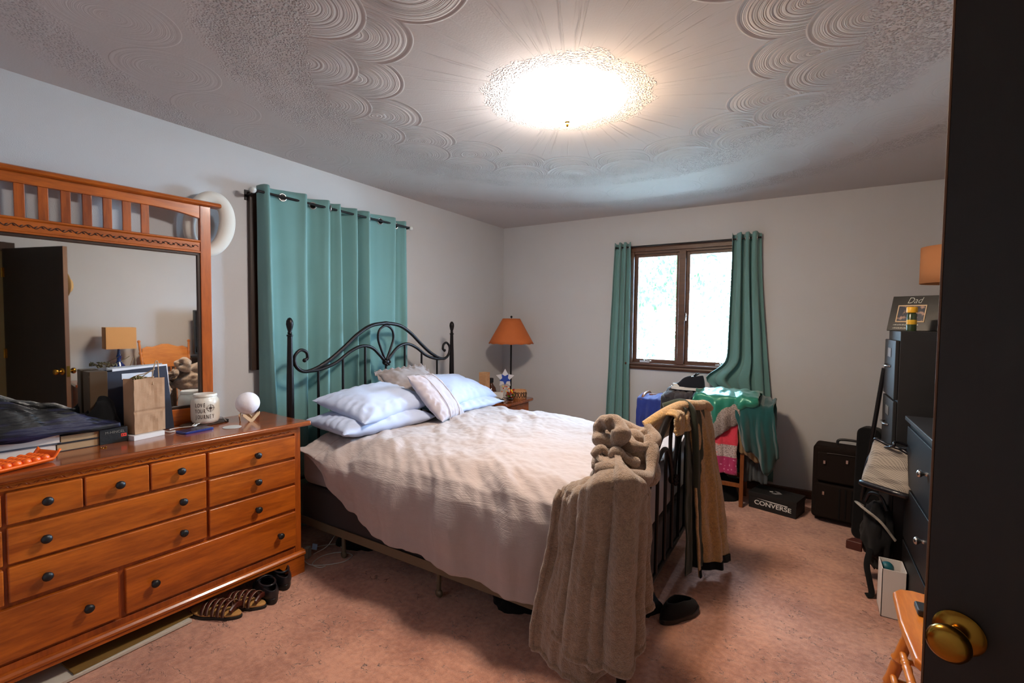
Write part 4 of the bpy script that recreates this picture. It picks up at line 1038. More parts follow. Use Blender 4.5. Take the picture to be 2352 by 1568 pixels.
mb = W_(bl); mb.tube([f1(.004, .1+.88*k/50)+Vector((-.004, 0, 0)) for k in range(51)], .013, 8); mb.build('edge_roll', M['blanket'], bl, smooth=80)
# bundle on top: rolled mouth and tumbling folds
def roll(c, R, r, d, squash=1.0, name='bundle_roll', seed=0, wob=.02):
    mb = W_(bl); tilt = Vector(d).normalized().to_track_quat('Z', 'Y').to_matrix()
    def fn(u, v):
        a = 2*PI*u; b_ = 2*PI*v
        RR = R*(1+.16*math.sin(a*2+seed)); rr = r*(1+.25*math.sin(a*3+seed*2)+.15*ns(math.cos(a)*2, math.sin(a)*2, seed))
        p = Vector(((RR+rr*math.cos(b_))*math.cos(a), (RR+rr*math.cos(b_))*math.sin(a)*squash, rr*1.25*math.sin(b_)+.015*math.sin(a+seed)))
        p += Vector((ns(math.cos(a), math.sin(a), seed), ns(math.cos(a), math.sin(a), seed+3), ns(math.cos(a), math.sin(a), seed+6)))*wob
        return Vector(c) + tilt @ p
    mb.grid(fn, 72, 26, cu=True); mb.build(name, M['blanket'], bl, smooth=90)
roll((2.262, -2.725, .982), .044, .030, (-.05, -.88, .45), .95, seed=1.2, wob=.012)
roll((2.300, -2.590, .920), .070, .045, (.25, -.5, .8), 1.1, seed=3.4)
roll((2.335, -2.640, .865), .070, .035, (.5, -.6, .6), 1.0, seed=5.0)
mb = W_(bl)
def lump(c, r, seed):
    def fn(u, v):
        a = 2*PI*u; b_ = PI*v; d = Vector((math.sin(b_)*math.cos(a), math.sin(b_)*math.sin(a), math.cos(b_)))
        k = 1+.30*fbm(d.x*1.6+seed, d.y*1.6, d.z*1.6+seed, 3)
        return Vector(c)+Vector((d.x*r[0], d.y*r[1], d.z*r[2]))*k
    return fn
mb.grid(lump((2.28, -2.62, .83), (.12, .15, .10), 2), 56, 36, cu=True); mb.build('bundle_fold', M['blanket'], bl, smooth=90)
for P_, r_ in (([(2.22, -2.79, .895), (2.25, -2.78, .925), (2.28, -2.775, .90), (2.31, -2.785, .925), (2.35, -2.78, .90), (2.365, -2.73, .88)], .017), ([(2.27, -2.885, .875), (2.33, -2.875, .885), (2.385, -2.85, .870), (2.415, -2.79, .845), (2.42, -2.72, .86), (2.405, -2.66, .91), (2.38, -2.62, .96)], .024), ([(2.30, -2.70, .935), (2.35, -2.69, .93), (2.39, -2.66, .93), (2.40, -2.60, .95), (2.36, -2.56, .985)], .022)):
    mb = W_(bl); P2 = spline(P_, 8); mb.tube(P2, [r_*(1+.25*math.sin(k*.35)) for k in range(len(P2))], 12); mb.build('bundle_fold', M['blanket'], bl, smooth=90)
# ---- robe over the far part of the footboard
rb = thing('fleece_robe', 'mustard-tan fleece robe with dark green lining slung over the footboard', 'robe', (2.36, -1.62, .6))
def robe(p0, p1, q0, q1, zt, zb_, seed, amp=.024, back=.16):
    """panel slung over the rail: plan line p0-p1 near the top, q0-q1 at the hem"""
    def fn(u, v):
        fold = math.sin(u*2*PI*1.6+seed)*.7+.3*math.sin(u*2*PI*3.6+seed*3)
        a = Vector(p0).lerp(Vector(p1), u); b_ = Vector(q0).lerp(Vector(q1), u)
        if v < .2:
            k = v/.2; x = a.x - .15*(1-k)**1.2; y = a.y; z = zt+.035*math.sin(k*PI)-back*(1-k)**2
        else:
            k = (v-.2)/.8; kk = k**.8; x = a.x+(b_.x-a.x)*kk; y = a.y+(b_.y-a.y)*kk; z = zt+(zb_-zt)*k
            n = Vector((.75, -.66)); x += n.x*amp*fold*sm(0, .3, k); y += n.y*amp*fold*sm(0, .3, k)
        return Vector((x+.008*fbm(u*5, v*6, seed), y+.010*fbm(u*4+3, v*5, seed), z+.010*fold*(1-v)))
    return fn
g1 = robe((2.385, -1.99), (2.43, -1.74), (2.385, -1.90), (2.47, -1.66), .965, .07, .6, .020); mb = W_(rb); mb.grid(g1, 50, 60); mb.build('green_panel', M['green_cloth'], rb, smooth=90, solid=.006)
g2 = robe((2.385, -1.93), (2.445, -1.66), (2.43, -1.82), (2.575, -1.54), .945, .045, 2.2, .034); mb = W_(rb); mb.grid(g2, 70, 80); mb.build('tan_panel', M['robe'], rb, smooth=90, solid=.010)
mb = W_(rb); mb.grid(lambda u, v: g2(u, .962+.038*v)+Vector((.007, -.006, 0)), 70, 5); mb.build('dark_hem', M['black_cloth'], rb, smooth=90, solid=.004)
g3 = robe((2.375, -2.13), (2.39, -1.93), (2.38, -2.13), (2.40, -1.95), .955, .86, 5.2, .01); mb = W_(rb); mb.grid(g3, 36, 24); mb.build('collar_fold', M['robe'], rb, smooth=90, solid=.014)
for P_, r_, mm, nm in (([(2.24, -2.17, .90), (2.30, -2.12, .950), (2.34, -2.02, .975), (2.38, -1.93, .985), (2.41, -1.86, .975), (2.43, -1.78, .965)], .026, 'robe', 'collar_roll'), ([(2.28, -1.99, .975), (2.36, -1.95, 1.0), (2.41, -1.93, .96), (2.425, -1.92, .86), (2.43, -1.90, .72), (2.43, -1.88, .55)], .017, 'green_cloth', 'green_lining'), ([(2.40, -1.88, .965), (2.425, -1.80, .975), (2.445, -1.73, .965), (2.455, -1.67, .935)], .020, 'robe', 'shoulder_roll')):
    mb = W_(rb); mb.tube(spline(P_, 8), r_, 12); mb.build(nm, M[mm], rb, smooth=80)
# ---- dark things under the bed
for lab, x, y, sx, sy, sz, s_ in (('soft dark bag pushed under the foot of the bed', 2.16, -2.20, .17, .13, .075, 3), ('small dark bundle under the bed near the foot post', 1.70, -2.50, .12, .09, .05, 8), ('dark low bundle under the head of the bed by the cords', .55, -2.45, .16, .14, .06, 12)):
    t = thing('dark_bundle', lab, 'bag', (x, y, 0)); mb = MB()
    def bf(u, v):
        a = 2*PI*u; b_ = PI/2*v; k = 1+.25*fbm(math.cos(a)*2+s_, math.sin(a)*2, v*2)
        return (sx*math.cos(b_)*math.cos(a)*k, sy*math.cos(b_)*math.sin(a)*k, sz*math.sin(b_)*2*(1+.2*math.sin(a*2+s_)))
    mb.grid(bf, 40, 16, cu=True); mb.build('fabric', M['black_cloth'], t, smooth=80)
sl = thing('black_slipper', 'black shoe lying by the footboard on the lit carpet', 'shoe', (2.42, -2.16, 0), 1.1)
mb = MB(); mb.prism(sole_pts(.26, .10), 0, .025); mb.build('sole', M['black_plastic'], sl, smooth=30, bevel=.004)
mb = MB(); mb.grid(lambda u, v: (.122*math.cos(2*PI*u)*(1-.35*v*v), .047*math.sin(2*PI*u)*(1-.4*v*v), .025+.065*v*(1-.35*max(0, math.cos(2*PI*u)))), 40, 10, cu=True); mb.build('upper', M['black_cloth'], sl, smooth=80, solid=.003)
# ================================================================== nightstand corner
nz = .64
nst = thing('nightstand', 'round-edged cherry wood nightstand in the far corner by the bed', 'nightstand', (.335, -.56, 0))
mb = MB(); mb.prism([p for c0, a0 in (((.20, .20), 0), ((-.20, .20), 90), ((-.20, -.20), 180), ((.20, -.20), 270)) for p in arc(c0[0], c0[1], .06, a0, a0+90, 5)], nz-.028, nz); mb.build('top', M['cherry_top'], nst, smooth=30, bevel=.009, seg=3)
mb = MB(); mb.box(-.21, .21, -.21, .21, .10, nz-.028); mb.build('body', M['cherry_v'], nst, smooth=0, bevel=.004)
mb = MB(); mb.box(-.225, .225, -.225, .225, 0, .10); mb.build('plinth', M['cherry'], nst, smooth=0, bevel=.006)
for z0, z1 in ((.13, .36), (.38, .60)):
    mb = MB(); mb.box(.21, .222, -.19, .19, z0, z1); d = mb.build('drawer', M['cherry'], nst, smooth=0, bevel=.004)
    mb = MB(); mb.lathe(knob, (.222, 0, (z0+z1)/2), 16, RY(PI/2)); mb.build('drawer_knob', M['black_plastic'], d, smooth=50)
lp = thing('table_lamp', 'black stick table lamp with a rust-orange tapered shade on the nightstand', 'lamp', (.335, -.36, nz))
mb = MB(); mb.lathe([(0, 0), (.07, 0), (.07, .008), (.03, .018), (.009, .030), (.009, .60), (.012, .61), (.012, .65), (0, .65)], n=24); mb.build('base', M['black_metal'], lp, smooth=45)
M['rust'] = plain('rust_orange_parchment', lin(190, 98, 42), .75, var=.12, vs=12, bs=60, bd=.0006)
mb = MB()
def shd(u, v): a = 2*PI*u; r = .088+(.230-.088)*v; return (r*math.cos(a), r*math.sin(a), .795-.255*v+.003*math.sin(a*14)*sm(.93, 1, v))
mb.grid(shd, 84, 10, cu=True); mb.build('shade', M['rust'], lp, smooth=80, solid=.002)
mb = MB(); mb.tube([(.009*math.cos(i), .009*math.sin(i), .655+.0*i) for i in (0, 1)], .003, 6)
mb = MB(); mb.tube([(0, 0, .64), (0, 0, .80)], .003, 6); mb.tube([(-.088, 0, .790), (.088, 0, .790)], .002, 6); mb.sphere((0, 0, .812), .012, n=8); mb.build('finial', M['black_metal'], lp, smooth=60)
M['block'] = wood('pale_block_wood', lin(214, 164, 120), lin(196, 140, 96), 'x', .6, 4)
tw = thing('block_tower', 'tower of pale wooden stacking blocks beside the far pillow', 'block tower', (.275, -.745, nz))
for k in range(18):
    for j in (-1, 0, 1):
        if (k, j) in ((4, 1), (7, 0), (2, -1)): continue
        mb = MB()
        if k % 2: mb.box(-.0375, .0375, j*.0252-.0120, j*.0252+.0120, k*.0152, k*.0152+.0148)
        else: mb.box(j*.0252-.0120, j*.0252+.0120, -.0375, .0375, k*.0152, k*.0152+.0148)
        mb.build('block', M['block'], tw, smooth=0)
bt = thing('brown_bottle', 'small dark brown bottle behind the white box on the nightstand', 'bottle', (.255, -.60, nz)); bt.scale = (1.2, 1.2, 1.25)
mb = MB(); mb.lathe([(0, 0), (.045, 0), (.048, .006), (.045, .055), (.038, .085), (.022, .105), (.0155, .118), (.0155, .126)], n=24); mb.build('bottle_body', plain('amber_brown_glass', lin(72, 34, 16), .12, spec=.7, var=.1), bt, smooth=50)
mb = MB(); mb.lathe([(0, .126), (.019, .126), (.020, .130), (.020, .158), (.016, .162), (0, .162)], n=20); mb.build('cap', M['black_plastic'], bt, smooth=40)
wbx = thing('tissue_box', 'small white paper box with a black strap in front of the bottle', 'box', (.375, -.66, nz), .5)
mb = MB(); mb.box(-.055, .055, -.04, .04, 0, .075); mb.build('carton', MATS['white_card'], wbx, smooth=0, bevel=.002)
gl = thing('eyeglasses', 'black framed glasses on the nightstand edge', 'glasses', (.455, -.72, nz), .5)
for s_ in (-1, 1):
    mb = MB(); mb.tube([(s_*.03+.024*math.cos(2*PI*i/20), 0, .022+.018*math.sin(2*PI*i/20)) for i in range(20)], .0022, 6, closed=True); mb.build('lens_rim', M['black_plastic'], gl, smooth=60)
    mb = MB(); mb.tube([(s_*.056, 0, .03), (s_*.057, .06, .028), (s_*.055, .10, .005)], .0018, 6); mb.build('temple_arm', M['black_plastic'], gl, smooth=60)
bk_ = thing('black_pouch', 'flat black pouch lying at the front of the nightstand', 'pouch', (.40, -.748, nz), .15)
mb = MB(); mb.box(-.07, .085, -.03, .03, 0, .028); mb.build('pouch', M['black_cloth'], bk_, smooth=0, bevel=.01, seg=3)
# star-shaped card in a jar-like box
st = thing('star_card', 'blue and white star-shaped figure on a small printed card box', 'ornament', (.355, -.50, nz), .55)
mb = MB(); mb.box(-.046, .046, -.016, .016, 0, .150); mb.build('card_box', plain('printed_card', lin(196, 190, 186), .6, var=.25, vs=45), st, smooth=0, bevel=.001)
def star(R, r, n=5, a0=PI/2): return [((R if i % 2 == 0 else r)*math.cos(a0+i*PI/n), (R if i % 2 == 0 else r)*math.sin(a0+i*PI/n)) for i in range(2*n)]
mb = MB(Matrix.Translation((0, -.018, .200))); mb.prism(star(.095, .050), -.004, .004, 'y'); s0 = mb.build('star', plain('pearl_white', lin(226, 222, 226), .3, var=.05), st, smooth=0, bevel=.002)
mb = MB(Matrix.Translation((0, -.0235, .192))); mb.prism(star(.060, .030, 5, -PI/2), -.001, .001, 'y'); mb.build('blue_star', plain('royal_blue', lin(36, 70, 168), .4, var=.2, vs=60), s0, smooth=0)
cols = [lin(230, 120, 30), lin(240, 200, 50), lin(190, 60, 30), lin(240, 230, 210)]
for k in range(9):
    mb = MB(); mb.cbox((-.030+.0085*k+.004*math.sin(k*3), -.0175, .065+.055*abs(math.sin(k*1.9))), (.012, .003, .012), RY(k*.7)); mb.build('printed_shape', plain('print_colour_%d' % (k % 4), cols[k % 4], .5) if 'print_colour_%d' % (k % 4) not in MATS else MATS['print_colour_%d' % (k % 4)], st, smooth=0)
gj = thing('candy_jar', 'small glass jar of bright red, orange and green foil sweets', 'jar', (.470, -.585, nz))
mb = MB(); mb.lathe([(0, 0), (.030, 0), (.030, .003), (.012, .008), (.012, .014), (.034, .030), (.040, .055), (.038, .075), (.036, .075), (.037, .055), (.031, .032), (0, .018)], n=28); mb.build('glass_bowl', glass('clear_glass'), gj, smooth=50)
cc = [lin(220, 52, 24), lin(238, 110, 20), lin(120, 180, 40), lin(232, 200, 40), lin(200, 40, 60), lin(240, 240, 230)]
for k in range(26):
    a = k*2.4; r = .010+.034*((k % 5)/5); mb = MB(); mb.cbox((r*math.cos(a), r*math.sin(a), .036+.0035*k*.75), (.030, .016, .014), Euler((k, k*1.7, k*.6)).to_matrix())
    q = 'foil_%d' % (k % 6); mm = MATS.get(q) or plain(q, cc[k % 6], .25, .3, var=.1)
    mb.build('sweet', mm, gj, smooth=0, bevel=.003)
ch = thing('candle_holder', 'round tan candle holder ringed with black dancing figures', 'candle holder', (.490, -.435, nz))
mb = MB(); mb.lathe([(0, 0), (.064, 0), (.070, .01), (.072, .05), (.066, .082), (.060, .086), (.056, .080), (.060, .05), (.058, .012), (0, .010)], n=36); hb = mb.build('bowl', plain('tan_stone', lin(206, 150, 104), .7, var=.1, vs=20), ch, smooth=50)
vd2 = math.atan2(-4.47+.47, 2.89-.615)
def cyl(a, z, r=.0735): return (r*math.cos(a), r*math.sin(a), z)
for k in range(6):
    a = vd2-.95+.38*k; s_ = 1 if k % 2 else -1; mb = MB(); T = lambda dx, z: cyl(a+dx*s_/.07, z)
    mb.tube([T(0, .038), T(.001, .058)], [.005, .0045], 6); mb.sphere(T(.002, .067), .0048, n=6)
    mb.tube([T(0, .056), T(.012, .062), T(.016, .050)], .002, 5); mb.tube([T(0, .056), T(-.012, .060), T(-.017, .067)], .002, 5)
    mb.tube([T(0, .038), T(.008, .026), T(.006, .010)], .003, 5); mb.tube([T(0, .038), T(-.008, .028), T(-.014, .014)], .003, 5)
    mb.build('dancing_figure', M['black_plastic'], hb, smooth=60)

# ================================================================== clothes rack under the window
rk = thing('clothes_rack', 'brown wooden rack buried under clothes beneath the window', 'clothes rack', (2.12, -.40, 0))
mb_ = lambda: W_(rk)
for x in (1.735, 2.515):
    for y in (-.50, -.22):
        mb = mb_(); mb.box(x-.014, x+.014, y-.014, y+.014, 0, .70 if x > 2 else .76); mb.build('leg', M['rack_wood'], rk, smooth=0, bevel=.003)
    mb = mb_(); mb.tube(spline([(x, -.50, .70), (x, -.47, .78), (x, -.36, .80), (x, -.25, .78), (x, -.22, .70)], 6), .012, 8); mb.build('end_arch', M['rack_wood'], rk, smooth=60)
    mb = mb_(); mb.box(x-.008, x+.008, -.50, -.22, .30, .33); mb.build('end_rail', M['rack_wood'], rk, smooth=0)
for y, z in ((-.50, .165), (-.22, .165), (-.50, .66), (-.22, .66), (-.36, .775)):
    mb = mb_(); mb.box(1.735, 2.515, y-.009, y+.009, z-.016, z+.016); mb.build('cross_rail', M['rack_wood'], rk, smooth=0, bevel=.002)
def hang(name, label, x0, x1, zt, yf, df, yb, db, mat, cat, seed, amp=.012, hemf=None, skew=0.0, solid=.006, nu=50, nv=60, parts=None, puff=.02, group=None):
    """garment hung over the rack: front drop df at y=yf, back drop db at y=yb"""
    t = thing(name, label, cat, ((x0+x1)/2, yf, max(.02, zt-df)), 0, group)
    Lt = abs(yb-yf); tot = df+Lt+db
    def fn(u, v):
        x = x0+(x1-x0)*u; s = v*tot; fold = math.sin(u*2*PI*2.3+seed)*.6+.4*math.sin(u*2*PI*5.1+seed*2.3)
        d1 = df*(hemf(u) if hemf else 1)
        if s < df:
            k = 1-s/df; z = zt-d1*k; y = yf-.012-amp*fold*sm(0, .5, k)-puff*math.sin(PI*k); x += skew*k
        elif s < df+Lt:
            k = (s-df)/Lt; y = yf+(yb-yf)*k; z = zt+.02*math.sin(PI*k)+.5*amp*fold
        else:
            k = (s-df-Lt)/db; z = zt-db*k; y = yb+.012+amp*fold*sm(0, .5, k)
        return Vector((x+.012*fbm(u*3, v*5, seed), y+.010*fbm(u*4, v*6, seed+4), z+.016*fbm(u*4, v*4, seed+9)))
    mb = W_(t); mb.grid(fn, nu, nv); mb.build('fabric', mat, t, smooth=85, solid=solid)
    return t, fn
M['navy_cloth'] = cloth('navy_blue_cloth', lin(34, 52, 128), 500, .001, .3, .2, 14)
M['heather'] = None
m_, nt, b_ = base('heather_brown_knit', lin(136, 116, 108), .95, 0, .2, .3); v_ = mapped(nt)
n1 = noise_n(nt, v_, 190, 4, .8); nt.links.new(mixc(nt, n1.smooth(.38, .62), lin(88, 72, 66), lin(186, 168, 158)), b_.inputs['Base Color']); bump(nt, b_, n1, .003); M['heather'] = m_
M['teal_knit'] = cloth('dark_teal_cloth', lin(16, 74, 74), 500, .001, .3, .2, 12)
M['green_satin'] = plain('emerald_satin', lin(10, 128, 104), .32, .15, .6, var=.25, vs=9, sheen=.3)
M['tan_cloth'] = cloth('tan_cloth', lin(150, 124, 88), 500, .001, .2, .1)
M['fur'] = fleece('black_fur', lin(18, 17, 20), 300)
hang('navy_shirt', 'bright navy blue shirt at the left end of the clothes pile', 1.70, 1.96, .765, -.50, .32, -.22, .30, M['navy_cloth'], 'shirt', 1.0, hemf=lambda u: .85+.3*u)
hang('black_fur_coat', 'black furry coat in the middle of the clothes pile under the sneaker', 1.90, 2.25, .80, -.51, .50, -.22, .42, M['fur'], 'coat', 3.0, .016, solid=.016, puff=.04)
hang('black_trousers', 'black trousers hanging low behind the pink skirt', 1.88, 2.48, .70, -.49, .40, -.23, .40, M['black_cloth'], 'trousers', 9.0, .010)
t, sw = hang('heather_sweater', 'speckled grey-brown knitted sweater in the middle of the clothes pile', 2.20, 2.50, .80, -.575, .33, -.24, .22, M['heather'], 'sweater', 5.0, .014, hemf=lambda u: 1.15-.75*u, solid=.012, puff=.03)
# skirt with bands
m_, nt, b_ = base('pink_banded_skirt', lin(200, 50, 80), .85, 0, .2, .3); v_ = mapped(nt)
tc = nt.nodes.new('ShaderNodeTexCoord'); sp = nt.nodes.new('ShaderNodeSeparateXYZ'); nt.links.new(tc.outputs['Object'], sp.inputs[0]); zc = E(nt, sp.outputs[2])
vor = nt.nodes.new('ShaderNodeTexVoronoi'); vor.inputs['Scale'].default_value = 48; nt.links.new(v_, vor.inputs['Vector'])
dots = 1.0-E(nt, vor.outputs['Distance']).smooth(.22, .30)
flo = noise_n(nt, v_, 22, 2).smooth(.60, .68); sp2 = noise_n(nt, v_, 130, 3, .7).smooth(.42, .58)
top = mixc(nt, noise_n(nt, v_, 60, 3), lin(196, 36, 56), lin(222, 62, 84)); low = mixc(nt, dots*.75, lin(172, 34, 92), lin(222, 150, 180))
band = mixc(nt, flo, mixc(nt, sp2, lin(140, 120, 118), lin(206, 186, 182)), lin(232, 92, 74))
c1 = mixc(nt, zc.smooth(.128, .133), low, band); c2 = mixc(nt, zc.smooth(.222, .227), c1, top)
nt.links.new(c2, b_.inputs['Base Color']); bump(nt, b_, noise_n(nt, v_, 400, 2), .0008)
hang('pink_skirt', 'red and pink skirt with a floral band and dotted hem hanging on the rack front', 2.22, 2.485, .72, -.555, .46, -.24, .10, m_, 'skirt', 7.0, .008, skew=-.0, solid=.003, puff=.0)
t, fn = hang('teal_jacket', 'dark teal jacket slumped over the right end of the clothes pile', 2.455, 2.72, .81, -.565, .36, -.20, .34, M['teal_knit'], 'jacket', 11.0, .026, hemf=lambda u: .55+.75*math.sin(u*PI*.7)+.12*math.sin(u*11), skew=.04, solid=.010, puff=.05)
hang('tan_jacket', 'tan cloth jacket hanging below the teal one at the right end', 2.47, 2.66, .72, -.505, .36, -.25, .20, M['tan_cloth'], 'jacket', 13.0, .012, hemf=lambda u: .8+.25*u, skew=.02)
hang('green_blouse', 'shiny emerald green satin blouse on top of the clothes pile', 2.17, 2.62, .865, -.575, .15, -.25, .08, M['green_satin'], 'blouse', 15.0, .020, hemf=lambda u: 1.7*(1-abs(u-.38)*1.6) if u < .8 else .5, solid=.004, puff=.02)
hang('slate_trousers', 'slate grey-blue trousers trailing down at the right of the rack', 2.50, 2.68, .60, -.40, .46, -.18, .10, cloth('slate_cloth', lin(70, 78, 84), 500, .001, .2), 'trousers', 17.0, .020, hemf=lambda u: .9)
hang('grey_scarf', 'crumpled dark grey scarf under the black sneaker', 1.93, 2.14, .835, -.50, .045, -.30, .03, cloth('charcoal_cloth', lin(62, 58, 62), 400, .001, .2), 'scarf', 19.0, .012, solid=.012)
ba = thing('clothes_heap', 'dark clothes heaped on the floor under the rack', 'clothes', (2.12, -.36, 0)); mb = MB()
mb.grid(lambda u, v: ((.36*math.cos(PI/2*v)*math.cos(2*PI*u))*(1+.1*ns(u*6, v)), .13*math.cos(PI/2*v)*math.sin(2*PI*u), .27*math.sin(PI/2*v)*(1+.2*ns(u*8, 3))), 50, 14, cu=True); mb.build('fabric', M['black_cloth'], ba, smooth=80)
# sneaker
sn = thing('sneaker', 'black low-top canvas sneaker with white sole on top of the clothes', 'sneaker', (2.095, -.44, .862), math.radians(178))
sp_ = sole_pts(.275, .096)
mb = MB(); mb.prism(sp_, 0, .026); so = mb.build('rubber_sole', plain('white_rubber', lin(222, 216, 208), .5, var=.04), sn, smooth=30, bevel=.004)
mb = MB()
def snu(u, v):
    a = 2*PI*u; c, s_ = math.cos(a), math.sin(a); x = .128*c; y = .043*s_; toe = sm(-.1, 1, c); heel = sm(.3, 1, -c)
    hgt = .030+.058*(1-toe)+.012*heel
    return (x*(1-.38*toe*v**2-.12*heel*v*v)-.0, y*(1-.42*v*v), .024+hgt*v)
mb.grid(snu, 56, 12, cu=True); mb.build('upper', cloth('black_canvas', lin(26, 28, 36), 700, .0006, .1), sn, smooth=80, solid=.003)
mb = MB(); mb.grid(lambda u, v: (.062+.06*math.cos(PI*(u-.5))*1.0, .040*math.sin(PI*(u-.5))*(1-.3*v), .026+.020*math.sin(v*PI/2)), 20, 6); mb.build('toe_cap', MATS['white_rubber'], sn, smooth=80, solid=.002)
mb = MB(); mb.grid(lambda u, v: (.055-.10*u, (.030)*(2*v-1)*(1-.2*u), .058+.052*u+.008*(1-(2*v-1)**2)), 12, 10); mb.build('tongue', MATS['black_canvas'], sn, smooth=80, solid=.004)
for k in range(6):
    mb = MB(); x = .048-.018*k; z = .064+.0098*k; mb.tube([(x, -.024, z-.002), (x-.004, 0, z+.009), (x, .024, z-.002)], .0032, 6); mb.build('lace', M['white_plastic'], sn, smooth=60)
mb = MB(); mb.tube(spline([(-.05, -.012, .118), (-.075, -.03, .136), (-.055, -.03, .120), (-.045, .0, .118), (-.065, .025, .138), (-.045, .02, .12)], 5), .005, 7); mb.build('lace_bow', M['black_plastic'], sn, smooth=60)
# shoe box
sbx = thing('shoe_box', 'black shoe box with bold white lettering on the floor right of the rack', 'shoe box', (2.565, -.452, 0), math.radians(-15.5))
mb = MB(); mb.box(0.0, .325, 0.0, .205, 0, .118); mb.build('box', M['black_plastic'] if False else plain('black_matte_card', lin(22, 21, 22), .6, bs=60), sbx, smooth=0, bevel=.001)
mb = MB(); mb.box(-.003, .328, -.003, .208, .092, .124); lid = mb.build('lid', MATS['black_matte_card'], sbx, smooth=0, bevel=.001)
wh = plain('white_print', lin(230, 228, 224), .6, var=.02)
text_obj('lettering', 'CONVERSE', .045, wh, sbx, Matrix.Translation((.168, -.0035, .050)) @ Matrix.Rotation(PI/2, 4, 'X'), .0004, .0007, sxy=(1.14, 1))
mb = MB(); mb.prism([(.06, .083), (.27, .078), (.27, .072), (.16, .074)], -.0038, -.0032, 'y'); mb.build('swoosh_line', wh, sbx, smooth=0)
mb = MB(Matrix.Translation((.150, .10, .1245)) @ Matrix.Rotation(.0, 4, 'Z'))
mb.prism([(-.012, .036), (.018, .036), (.050, .0), (.018, -.036), (-.012, -.036), (.020, 0)], 0, .0008); mb.build('chevron_mark', wh, lid, smooth=0)
mb = MB(Matrix.Translation((.128, .10, .1245))); mb.prism(star(.019, .0075, 5, PI/2), 0, .0008); mb.build('star_mark', wh, lid, smooth=0)

# ================================================================== right-hand side
# suitcase
sc = thing('suitcase', 'dark brown upright suitcase with top handle against the window wall', 'suitcase', (3.185, -.40, 0), math.radians(-8))
M['case'] = cloth('dark_brown_nylon', lin(30, 21, 17), 600, .0008, .0, .1, 20)
mb = MB(); mb.box(-.205, .205, -.10, .10, .025, .545); mb.build('shell', M['case'], sc, smooth=0, bevel=.025, seg=4)
mb = MB(); mb.box(-.175, .175, -.125, -.10, .30, .505); mb.build('upper_pocket', M['case'], sc, smooth=0, bevel=.012, seg=3)
mb = MB(); mb.box(-.180, .180, -.135, -.10, .045, .285); mb.build('lower_pocket', M['case'], sc, smooth=0, bevel=.012, seg=3)
for q in (-.035, .0, .035):
    mb = MB(); mb.box(q-.004, q+.004, -.138, -.134, .06, .27); mb.build('rib', M['black_cloth'], sc, smooth=0)
mb = MB(); mb.tube(spline([(-.11, -.127, .495), (-.10, -.127, .505), (.10, -.127, .505), (.13, -.127, .48)], 4), .003, 6); mb.build('zip', M['black_metal'], sc, smooth=50)
for x, z in ((.0, .465), (-.13, .44), (-.13, .22), (.12, .40)):
    mb = MB(); mb.box(x-.006, x+.006, -.139, -.134, z-.012, z+.012); mb.build('zip_pull', M['steel'], sc, smooth=0)
mb = MB(); mb.tube(spline([(-.07, 0, .555), (-.065, 0, .580), (-.03, 0, .590), (.05, 0, .590), (.085, 0, .580), (.09, 0, .555)], 5), .009, 8); mb.build('handle', M['black_plastic'], sc, smooth=60)
for x in (-.14, .14):
    mb = MB(); mb.tube([(x-.012, .07, .02), (x+.012, .07, .02)], .02, 12); mb.build('wheel', M['black_plastic'], sc, smooth=50)
# padded black chair back / guitar case behind it
gc = thing('black_case', 'rounded black padded case standing between the suitcase and the cabinet', 'case', (3.285, -.665, 0), math.radians(-20))
mb = MB(); mb.prism([p for c0, a0 in (((.012, .70), 0), ((-.03, .70), 90), ((-.04, .05), 180), ((.02, .05), 270)) for p in arc(c0[0], c0[1], .045, a0, a0+90, 5)], -.05, .05, 'y'); mb.build('case_body', M['black_cloth'], gc, smooth=40, bevel=.015, seg=3)
ps = thing('leaning_pole', 'thin black pole leaning on the side of the cabinet', 'pole', (3.20, -.62, 0))
mb = MB(); mb.tube([(.02, 0, 0), (.10, -.30, 1.15)], .012, 8); mb.build('pole', M['black_plastic'], ps)
# tall metal cabinet
cab = thing('filing_cabinet', 'tall black metal filing cabinet with photo frames on top', 'filing cabinet', (3.30, -1.09, 0))
M['grey_metal'] = plain('charcoal_painted_steel', lin(40, 40, 42), .5, .0, bs=120, bd=.0002)
mb = W_(cab); mb.box(3.32, 3.84, -1.285, -.895, 0, 1.375); mb.build('body', M['grey_metal'], cab, smooth=0, bevel=.003)
for k in range(4):
    z0 = .035+.325*k; mb = W_(cab); mb.box(3.302, 3.32, -1.278, -.902, z0, z0+.315); d = mb.build('drawer', M['grey_metal'], cab, smooth=0, bevel=.004)
    mb = W_(cab); mb.box(3.298, 3.302, -1.15, -1.05, z0+.22, z0+.27); mb.build('label_holder', M['steel'], d, smooth=0, bevel=.001)
    mb = W_(cab); mb.tube([(3.302, -1.16, z0+.17), (3.282, -1.14, z0+.17), (3.282, -1.04, z0+.17), (3.302, -1.02, z0+.17)], .006, 8); mb.build('drawer_handle', M['steel'], d, smooth=50)
